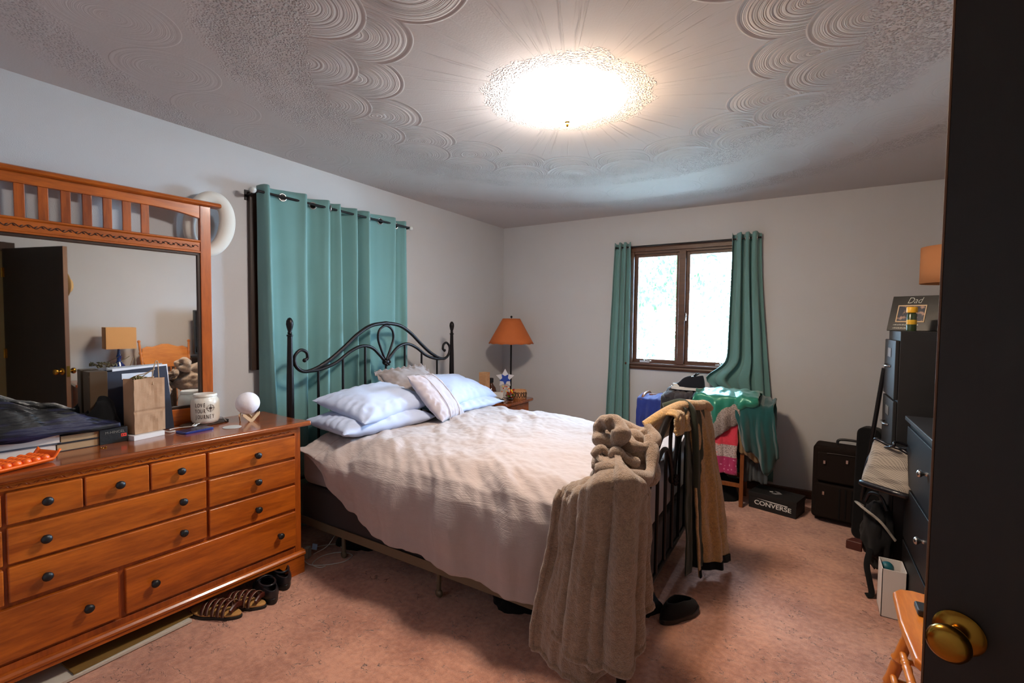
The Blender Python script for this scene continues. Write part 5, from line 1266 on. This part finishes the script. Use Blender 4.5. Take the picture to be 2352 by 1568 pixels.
# frames on the cabinet
CT = 1.375
fr = thing('photo_frame', 'black photo frame lettered Dad with a framed picture, leaning back on the cabinet', 'photo frame', (3.302, -.925, CT+.002), math.atan2(-.5, .866))
Lm = RX(math.radians(-19)).to_4x4() @ Matrix.Diagonal((.8, 1, 1, 1)); fw, fh = .315, .212
mb = MB(Lm); mb.box(0, fw, 0, .010, 0, fh); mb.build('board', plain('black_lacquer', lin(16, 16, 15), .3, var=.1), fr, smooth=0, bevel=.001)
cream = plain('cream_mat', lin(220, 190, 150), .6, var=.05)
mb = MB(Lm)
for q in ((.045, .215, .050, .056), (.045, .215, .148, .154), (.045, .051, .056, .148), (.209, .215, .056, .148)): mb.box(q[0], q[1], -.004, 0, q[2], q[3])
mb.build('mat_border', cream, fr, smooth=0)
m_, nt, b_ = base('dark_snapshot', lin(30, 36, 56), .3); v_ = mapped(nt, (26, 1, 26)); nt.links.new(mixc(nt, noise_n(nt, v_, 1.4, 3).smooth(.50, .66), lin(26, 32, 54), lin(176, 140, 124)), b_.inputs['Base Color'])
mb = MB(Lm); mb.box(.051, .209, -.0015, .0, .056, .148); mb.build('photo', m_, fr, smooth=0)
silver = plain('silver_script', lin(200, 200, 190), .5)
text_obj('lettering', 'Dad', .052, silver, fr, Lm @ Matrix.Translation((.135, -.001, .182)) @ Matrix.Rotation(PI/2, 4, 'X'), .0004, -.0006, shear=.35)
for z, w in ((.034, .15), (.014, .13)):
    mb = MB(Lm)
    for k in range(20): x = .035+w*k/20; mb.box(x, x+.004+.002*(k % 2), -.0012, 0, z-.002, z+.002+.002*((k*7) % 3)*.5)
    mb.build('small_script', silver, fr, smooth=0)
bt2 = thing('yellow_cap_bottle', 'small green-tinted bottle with a yellow cap in front of the Dad frame', 'bottle', (3.385, -1.13, CT+.001))
mb = MB(); mb.lathe([(0, 0), (.021, 0), (.022, .005), (.022, .090), (.016, .100), (0, .100)], n=24); mb.build('bottle_body', plain('green_tinted_plastic', lin(52, 70, 40), .25, spec=.7, var=.2, vs=30), bt2, smooth=45)
mb = MB(); mb.lathe([(0, .100), (.024, .100), (.0245, .103), (.0245, .128), (.022, .131), (0, .131)], n=24); mb.build('cap', plain('yellow_cap', lin(240, 178, 30), .4, var=.03), bt2, smooth=45)
mb = MB(); mb.lathe([(.0223, .036), (.0225, .037), (.0225, .060), (.0223, .061)], n=24); mb.build('label', plain('yellow_label', lin(232, 180, 40), .5, var=.2, vs=120), bt2, smooth=45)
fr2 = thing('tilted_picture', 'silver-edged picture leaning beside the Dad frame', 'picture', (3.49, -1.235, CT+.002), math.atan2(-.5, .86))
L2 = (RX(math.radians(-26))).to_4x4(); mb = MB(L2); mb.box(.012, .25, 0, .012, 0, .21); mb.build('frame', M['steel'], fr2, smooth=0, bevel=.001)
mb = MB(L2); mb.box(.024, .238, -.002, 0, .012, .198); mb.build('picture', plain('warm_snapshot', lin(186, 120, 70), .4, var=.5, vs=14), fr2, smooth=0)
# floor lamp behind the cabinet
fl = thing('floor_lamp', 'tall lamp with an orange drum shade behind the filing cabinet', 'lamp', (3.69, -.40, 0))
mb = MB(); mb.lathe([(0, 0), (.13, 0), (.13, .012), (.04, .025), (.012, .04), (.012, 1.74), (0, 1.74)], n=28); mb.build('pole', M['black_metal'], fl, smooth=45)
mb = MB(); n_ = 8
P = [(.165*math.cos(2*PI*k/48), .165*math.sin(2*PI*k/48)) for k in range(48)]
mb.grid(lambda u, v: (.165*math.cos(2*PI*u), .165*math.sin(2*PI*u), 1.68+.235*v), 48, 3, cu=True); mb.build('shade', plain('orange_linen_shade', lin(226, 152, 98), .8, var=.05, bs=300), fl, smooth=60, solid=.002)
# black chest of drawers with a television
chs = thing('black_chest', 'black chest of drawers with silver knobs beside the filing cabinet', 'chest of drawers', (3.34, -1.83, 0))
M['black_lac'] = plain('black_painted_wood', lin(17, 16, 17), .45, spec=.25, bs=30, bd=.0002)
mb = W_(chs); mb.box(3.355, 3.835, -2.235, -1.425, .03, .930); mb.build('body', M['black_lac'], chs, smooth=0, bevel=.003)
mb = W_(chs); mb.box(3.335, 3.845, -2.25, -1.41, .930, .952); mb.build('top', plain('grey_black_top', lin(48, 48, 50), .4, spec=.3), chs, smooth=0, bevel=.004)
mb = W_(chs); mb.box(3.36, 3.83, -2.23, -1.43, 0, .03); mb.build('plinth', M['black_lac'], chs, smooth=0)
for z0, z1 in ((.06, .33), (.345, .61), (.625, .905)):
    for y0, y1 in ((-2.225, -1.435),):
        mb = W_(chs); mb.box(3.343, 3.357, y0, y1, z0, z1); d = mb.build('drawer', M['black_lac'], chs, smooth=0, bevel=.003)
        yk = -1.90; mb = W_(chs); mb.lathe(knob, (3.343, yk, (z0+z1)/2+.02), 16, RY(-PI/2)); mb.build('drawer_knob', M['steel'], d, smooth=50)
tv = thing('television', 'black flat television standing on the black chest', 'television', (3.62, -1.85, .953))
mb = W_(tv); mb.box(3.60, 3.645, -2.27, -1.52, .985, 1.50); mb.build('bezel', M['black_plastic'], tv, smooth=0, bevel=.004)
mb = W_(tv); mb.box(3.598, 3.601, -2.255, -1.535, 1.005, 1.485); mb.build('screen', plain('black_screen', lin(10, 10, 12), .08, spec=.7, var=.02), tv, smooth=0)
mb = W_(tv); mb.box(3.53, 3.71, -2.0, -1.7, .953, .962); mb.box(3.61, 3.64, -1.87, -1.83, .962, .99); mb.build('stand', M['black_plastic'], tv, smooth=0)
# plaid bag hanging at the corner of the chest, backpack below, white bin
m_, nt, b_ = base('glen_plaid', lin(170, 160, 150), .9, 0, .2, .2); tc = nt.nodes.new('ShaderNodeTexCoord'); sp = nt.nodes.new('ShaderNodeSeparateXYZ'); nt.links.new(tc.outputs['Object'], sp.inputs[0])
u_ = E(nt, sp.outputs[1])+E(nt, sp.outputs[0]); w_ = E(nt, sp.outputs[2])+.3*E(nt, sp.outputs[1])
def stripe(e, f, th_): return (e*f).op('SINE').smooth(th_-.2, th_+.2)
fine = stripe(u_, 1300, 0)*stripe(w_, 1300, 0); wide = (stripe(u_, 90, .6)+stripe(w_, 90, .6))
nt.links.new(mixc(nt, (fine*.6+wide*.25).smooth(0, 1), lin(176, 166, 154), lin(70, 66, 66)), b_.inputs['Base Color']); M['plaid'] = m_
pb = thing('plaid_bag', 'black and cream glen plaid tote bag with black trim hanging off the chest corner', 'bag', (3.27, -1.36, .50))
R_ = Euler((math.radians(-14), 0, math.radians(-38))).to_matrix()
def pbf(u, v):
    a = 2*PI*u; sx, sy = .118*(1-.12*v), .055*(1-.5*v); c, s_ = math.cos(a), math.sin(a)
    p = Vector((math.copysign(abs(c)**.5, c)*sx, math.copysign(abs(s_)**.7, s_)*sy, .225*v)); p += Vector((0, 0, .02*math.sin(a*2)*v)) + Vector((ns(a, v*3), ns(a+4, v*3), 0))*.012
    return Vector((3.275, -1.44, .565)) + R_ @ (p-Vector((0, 0, 0)))
mb = W_(pb); mb.grid(pbf, 60, 24, cu=True); mb.build('bag_body', M['plaid'], pb, smooth=70, solid=.004)
mb = W_(pb); mb.tube([pbf(k/60, .99) for k in range(60)], .009, 8, closed=True); mb.build('top_trim', M['glossy_black'], pb, smooth=60)
mb = W_(pb); mb.tube([pbf(k/60, .01) for k in range(60)], .016, 8, closed=True); mb.build('bottom_trim', M['glossy_black'], pb, smooth=60)
for q in (.5, .0):
    mb = W_(pb); mb.tube([pbf(q, k/20)+Vector((-.004, -.004, 0)) for k in range(21)], .018, 8, flat=.5); mb.build('side_trim', M['glossy_black'], pb, smooth=60)
mb = W_(pb); mb.tube(spline([pbf(.40, .97), Vector((3.285, -1.47, .80)), Vector((3.30, -1.455, .82)), pbf(.10, .97)], 6), .007, 8); mb.build('handle', M['glossy_black'], pb, smooth=60)
bp = thing('backpack', 'black backpack with striped straps slumped on the floor in front of the chest', 'backpack', (3.262, -1.26, 0), .2)
def bpf(u, v):
    a = 2*PI*u; b_ = PI*v-PI/2; d = Vector((math.cos(b_)*math.cos(a), math.cos(b_)*math.sin(a), math.sin(b_))); k = 1+.20*fbm(d.x*2, d.y*2, d.z*2+3)
    return Vector((.066*d.x, .125*d.y, .175*d.z))*k+Vector((0, 0, .265))
mb = MB(); mb.grid(bpf, 50, 26, cu=True); mb.build('bag_body', M['black_cloth'], bp, smooth=80)
mb = MB(); mb.tube(spline([(-.06, .05, .40), (-.10, .0, .43), (-.09, -.08, .425), (-.03, -.13, .38), (.03, -.15, .30)], 8), .012, 8, flat=.4); mb.build('striped_strap', M['plaid'], bp, smooth=60)
mb = MB(); mb.tube(spline([(-.06, .0, .44), (-.05, -.04, .50), (-.02, -.09, .50), (.0, -.12, .44)], 8), .008, 8); mb.build('top_loop', M['glossy_black'], bp, smooth=60)
mb = MB(); mb.tube(spline([(-.06, -.10, .22), (-.085, -.14, .15), (-.08, -.17, .08), (-.075, -.19, .02), (-.10, -.20, .012)], 8), .014, 8, flat=.4); mb.build('hanging_strap', M['black_cloth'], bp, smooth=60)
mb = MB(); mb.prism([(-.10, .0), (-.17, .03), (-.13, .075), (-.08, .07)], -.02, .03, 'z'); mb.xf = Matrix.Identity(4)
for i_, v__ in enumerate(mb.V): mb.V[i_] = Vector((v__.x+.02, v__.y-.05, v__.z+.19))
mb.build('side_flap', MATS['brown_leather'], bp, smooth=0, bevel=.006)
wbn = thing('white_bin', 'narrow white open box holding small things in front of the chest', 'box', (3.292, -1.565, 0), 0)
mb = W_(wbn)
for q in ((3.245, 3.248, -1.63, -1.49), (3.335, 3.338, -1.63, -1.49)): mb.box(q[0], q[1], q[2], q[3], 0, .235)
mb.box(3.245, 3.338, -1.63, -1.627, 0, .235); mb.box(3.245, 3.338, -1.493, -1.49, 0, .235); mb.box(3.245, 3.338, -1.63, -1.49, 0, .003)
mb.build('carton', MATS['white_card'], wbn, smooth=0)
for nm, lab, mm, x, y, r in (('teal_ball', 'small teal ball in the white box', lin(20, 92, 104), 3.275, -1.53, .028), ('orange_ball', 'tiny orange ball in the corner of the white box', lin(244, 156, 30), 3.308, -1.598, .015)):
    t = thing(nm, lab, 'ball', (x, y, .205)); mb = MB(); mb.sphere((0, 0, .0), r, n=12); mb.build('ball', plain(nm, mm, .5), t, smooth=80)
# a blue jumble inside the box carries the balls
ins = thing('folded_cloth', 'dark cloth stuffed inside the white box', 'cloth', (3.29, -1.56, .004)); mb = MB(); mb.box(-.04, .042, -.06, .062, 0, .175); mb.build('cloth', M['black_cloth'], ins, smooth=0, bevel=.015, seg=3)
# ---- pressed-back oak chair
chair = thing('oak_chair', 'honey oak press-back chair with turned spindles behind the open door', 'chair', (3.42, -2.53, 0))
mb_ = lambda: W_(chair)
def seat(x): return x
SZ = .45; cx0, cx1 = 3.19, 3.62; cy = -2.53
mb = mb_(); out = []
for (x, y) in ((cx0+.02, cy-.235), (cx0, cy-.20), (cx0-.008, cy), (cx0, cy+.20), (cx0+.02, cy+.235), (cx0+.06, cy+.245), (cx1-.03, cy+.205), (cx1, cy+.17), (cx1, cy-.17), (cx1-.03, cy-.205), (cx0+.06, cy-.245)): out.append((x, y))
mb.prism(out, SZ-.032, SZ); mb.build('seat', M['oak'], chair, smooth=0, bevel=.010, seg=4)
def turned(p0, p1, r, beads=3):
    p0, p1 = Vector(p0), Vector(p1); n = 40; P = [p0.lerp(p1, k/n) for k in range(n+1)]; R = []
    for k in range(n+1):
        t = k/n; q = r*(.72+.28*math.sin(PI*t))
        for c0 in (.18, .26, .5, .74, .82)[:beads+2]:
            q += r*.30*math.exp(-((t-c0)/.014)**2)-r*.22*math.exp(-((t-c0-.03)/.012)**2)
        R.append(q)
    return P, R
legs = {}
for sx, sy in ((0, -1), (0, 1), (1, -1), (1, 1)):
    tx = cx0+.07 if sx == 0 else cx1-.06; bx_ = cx0-.02 if sx == 0 else cx1+.05
    a = (tx, cy+sy*.17, SZ-.033); b_ = (bx_, cy+sy*.225, 0); legs[(sx, sy)] = (Vector(a), Vector(b_))
    P, R = turned(a, b_, .019); mb = mb_(); mb.tube(P, R, 12); mb.build('leg', M['oak_z'], chair, smooth=60)
for zf in (.42, .66):
    for k1, k2 in (((0, -1), (0, 1)),):
        a = legs[k1][0].lerp(legs[k1][1], zf); b_ = legs[k2][0].lerp(legs[k2][1], zf); P, R = turned(a, b_, .0135); mb = mb_(); mb.tube(P, R, 10); mb.build('stretcher', M['oak'], chair, smooth=60)
for sy in (-1, 1):
    for zf in (.50, .72):
        a = legs[(0, sy)][0].lerp(legs[(0, sy)][1], zf); b_ = legs[(1, sy)][0].lerp(legs[(1, sy)][1], zf); P, R = turned(a, b_, .012); mb = mb_(); mb.tube(P, R, 10); mb.build('stretcher', M['oak'], chair, smooth=60)
    P, R = turned((cx1-.03, cy+sy*.19, SZ), (cx1+.10, cy+sy*.235, 1.135), .015); mb = mb_(); mb.tube(P, R, 12); mb.sphere((cx1+.10, cy+sy*.235, 1.140), .016, n=10); mb.build('back_post', M['oak_z'], chair, smooth=60)
mb = mb_()
crest = [(-.215, .93), (-.20, .885), (-.13, .865), (-.08, .850), (.08, .850), (.13, .865), (.20, .885), (.215, .93), (.215, 1.06), (.17, 1.085), (.12, 1.078), (.07, 1.095), (.03, 1.110), (-.03, 1.110), (-.07, 1.095), (-.12, 1.078), (-.17, 1.085), (-.215, 1.06)]
m0 = mb.xf; tl = math.atan(.13/.685); mb.xf = m0 @ Matrix.Translation((cx1-.03-.45*math.tan(tl), cy, 0)) @ Matrix.Shear('XY', 4, (math.tan(tl), 0)) 
mb.prism(crest, -.010, .010, 'x'); mb.build('crest_rail', M['oak'], chair, smooth=20, bevel=.005, seg=3)
for k in range(7):
    yy = cy-.13+.26*k/6; P, R = turned((cx1-.03, yy*.9+cy*.1, SZ), (cx1+.05, yy, .87), .008); mb = mb_(); mb.tube(P, R, 8); mb.build('spindle', M['oak_z'], chair, smooth=60)
clip = thing('black_clip', 'small dark gadget resting on the chair seat', 'gadget', (3.245, -2.44, SZ+.001)); mb = MB(); mb.box(-.01, .06, -.035, .03, 0, .022); mb.build('body', M['grey_metal'], clip, smooth=0, bevel=.006)
# small side table with a lamp near the door (seen in the mirror)
sd = thing('side_table', 'cherry wood side table against the right wall, seen in the mirror', 'table', (3.60, -3.06, 0))
mb = MB(); mb.box(-.22, .235, -.27, .22, .715, .745); mb.build('top', M['cherry_top'], sd, smooth=0, bevel=.008)
mb = MB(); mb.box(-.20, .22, -.24, .20, .40, .715); mb.build('case', M['cherry'], sd, smooth=0, bevel=.003)
for x in (-.185, .205):
    for y in (-.225, .185): mb = MB(); mb.box(x-.02, x+.02, y-.02, y+.02, 0, .40); mb.build('leg', M['cherry_v'], sd, smooth=0, bevel=.003)
l2 = thing('table_lamp', 'blue glass lamp with a boxy tan shade on the side table, seen in the mirror', 'lamp', (3.60, -2.96, .7455))
mb = MB(); mb.lathe([(0, 0), (.05, 0), (.058, .02), (.062, .09), (.05, .15), (.022, .19), (.016, .22), (.024, .245), (.016, .27), (.010, .33), (0, .33)], n=28); mb.build('base', plain('cobalt_glass', lin(20, 46, 110), .1, spec=.8, var=.1), l2, smooth=50)
mb = MB(); hw = .10
for q in ((-hw, hw, -hw*1.5+.0, -hw*1.5+.003), (-hw, hw, hw*1.0, hw*1.0+.003), (-hw, -hw+.003, -hw*1.5, hw), (hw-.003, hw, -hw*1.5, hw)): mb.box(q[0], q[1], q[2]+.03, q[3]+.03, .33, .555)
mb.build('shade', plain('tan_linen_shade', lin(212, 160, 104), .85, var=.04, bs=260), l2, smooth=0)
sc2 = thing('brown_cloth', 'small brown cloth bundle on the side table', 'cloth', (3.47, -3.22, .7455)); mb = MB(); mb.grid(lambda u, v: (.055*math.cos(PI/2*v)*math.cos(2*PI*u), .09*math.cos(PI/2*v)*math.sin(2*PI*u), .05*math.sin(PI/2*v)*(1+.3*ns(u*8, v*2))), 30, 10, cu=True); mb.build('cloth', MATS['tan_cloth'], sc2, smooth=80)
# hat and things on the back of the door (seen in the mirror beyond its edge)
dh = thing('straw_hat', 'straw hat with a pink lining hanging on the back of the open door', 'hat', (3.15, -3.36, 1.70))
nd = Vector((.437, .9, 0)); ctr = Vector((3.805, -3.757, 1.70)) + Vector((-.9, .437, 0))*.635 + nd*.05
rotd = nd.to_track_quat('Z', 'Y').to_matrix()
mb = W_(dh); mb.lathe([(.145, 0), (.148, .004), (.10, .012), (.082, .02), (.070, .07), (.03, .085), (0, .086)], ctr, 36, rotd); mb.build('brim_and_crown', plain('straw', lin(206, 170, 116), .8, var=.12, bs=90, bd=.001), dh, smooth=60)
mb = W_(dh); mb.lathe([(.088, .018), (.092, .024), (.088, .034)], ctr, 36, rotd); mb.build('band', plain('hot_pink_band', lin(226, 40, 96), .6), dh, smooth=60)

# ================================================================== outside the window
gd = MB(); gd.box(-9, 12, .3, 22, -1.2, -1.0); tag(gd.build('lawn', plain('grass_ground', lin(150, 156, 150), .9, var=.1), None, smooth=0), 'bright lawn outside the window', 'lawn', None, 'structure')
M['leaf'] = plain('pale_green_leaf', lin(50, 88, 42), .6, var=.5, vs=1.2)
M['leaf'].node_tree.nodes['Principled BSDF'].inputs['Transmission Weight'].default_value = 0
M['bark'] = plain('grey_bark', lin(150, 140, 128), .9, var=.2, bs=40)
def tree(label, x, y, h, R, n, seed):
    r = random.Random(seed); t = thing('leafy_tree', label, 'tree', (x, y, -1.0)); mb = MB(); mb.tube([(0, 0, 0), (.05, .02, h*.4), (-.05, .05, h*.8), (.0, 0, h)], [.14, .11, .06, .02], 8)
    br = []
    for k in range(16):
        a = r.uniform(0, 6.28); z = h*r.uniform(.25, .9); e = Vector((R*.85*math.cos(a), R*.85*math.sin(a), z+r.uniform(-.1, .7))); br.append((Vector((0, 0, z)), e))
        mb.tube([(0, 0, z), tuple(Vector((0, 0, z)).lerp(e, .5)+Vector((0, 0, .1))), tuple(e)], [.04, .022, .008], 6)
    mb.build('trunk', M['bark'], t, smooth=50)
    mb = MB()
    for k in range(n):
        a_, e_ = r.choice(br); p = a_.lerp(e_, r.uniform(.3, 1.1))+Vector((r.gauss(0, .28), r.gauss(0, .28), r.gauss(0, .24))); s_ = r.uniform(.03, .07)
        R3 = Euler((r.random()*6, r.random()*6, r.random()*6)).to_matrix(); q = [p+R3 @ Vector(c)*s_ for c in ((-1, 0, 0), (0, -.55, .1), (1, 0, 0), (0, .55, .1))]
        mb.f(*[mb.v(c) for c in q])
    me = bpy.data.meshes.new('foliage'); me.from_pydata([tuple(v) for v in mb.V], [], mb.F); me.materials.append(M['leaf']); o = bpy.data.objects.new('foliage', me); COL.objects.link(o); o.parent = t
    tag(o, None, None, None, 'stuff')
tree('leafy green tree seen through the left window pane', .90, 3.3, 5.0, 1.3, 6500, 3)
tree('paler leafy tree farther off behind the right window pane', 1.6, 8.4, 5.6, 2.3, 5200, 9)
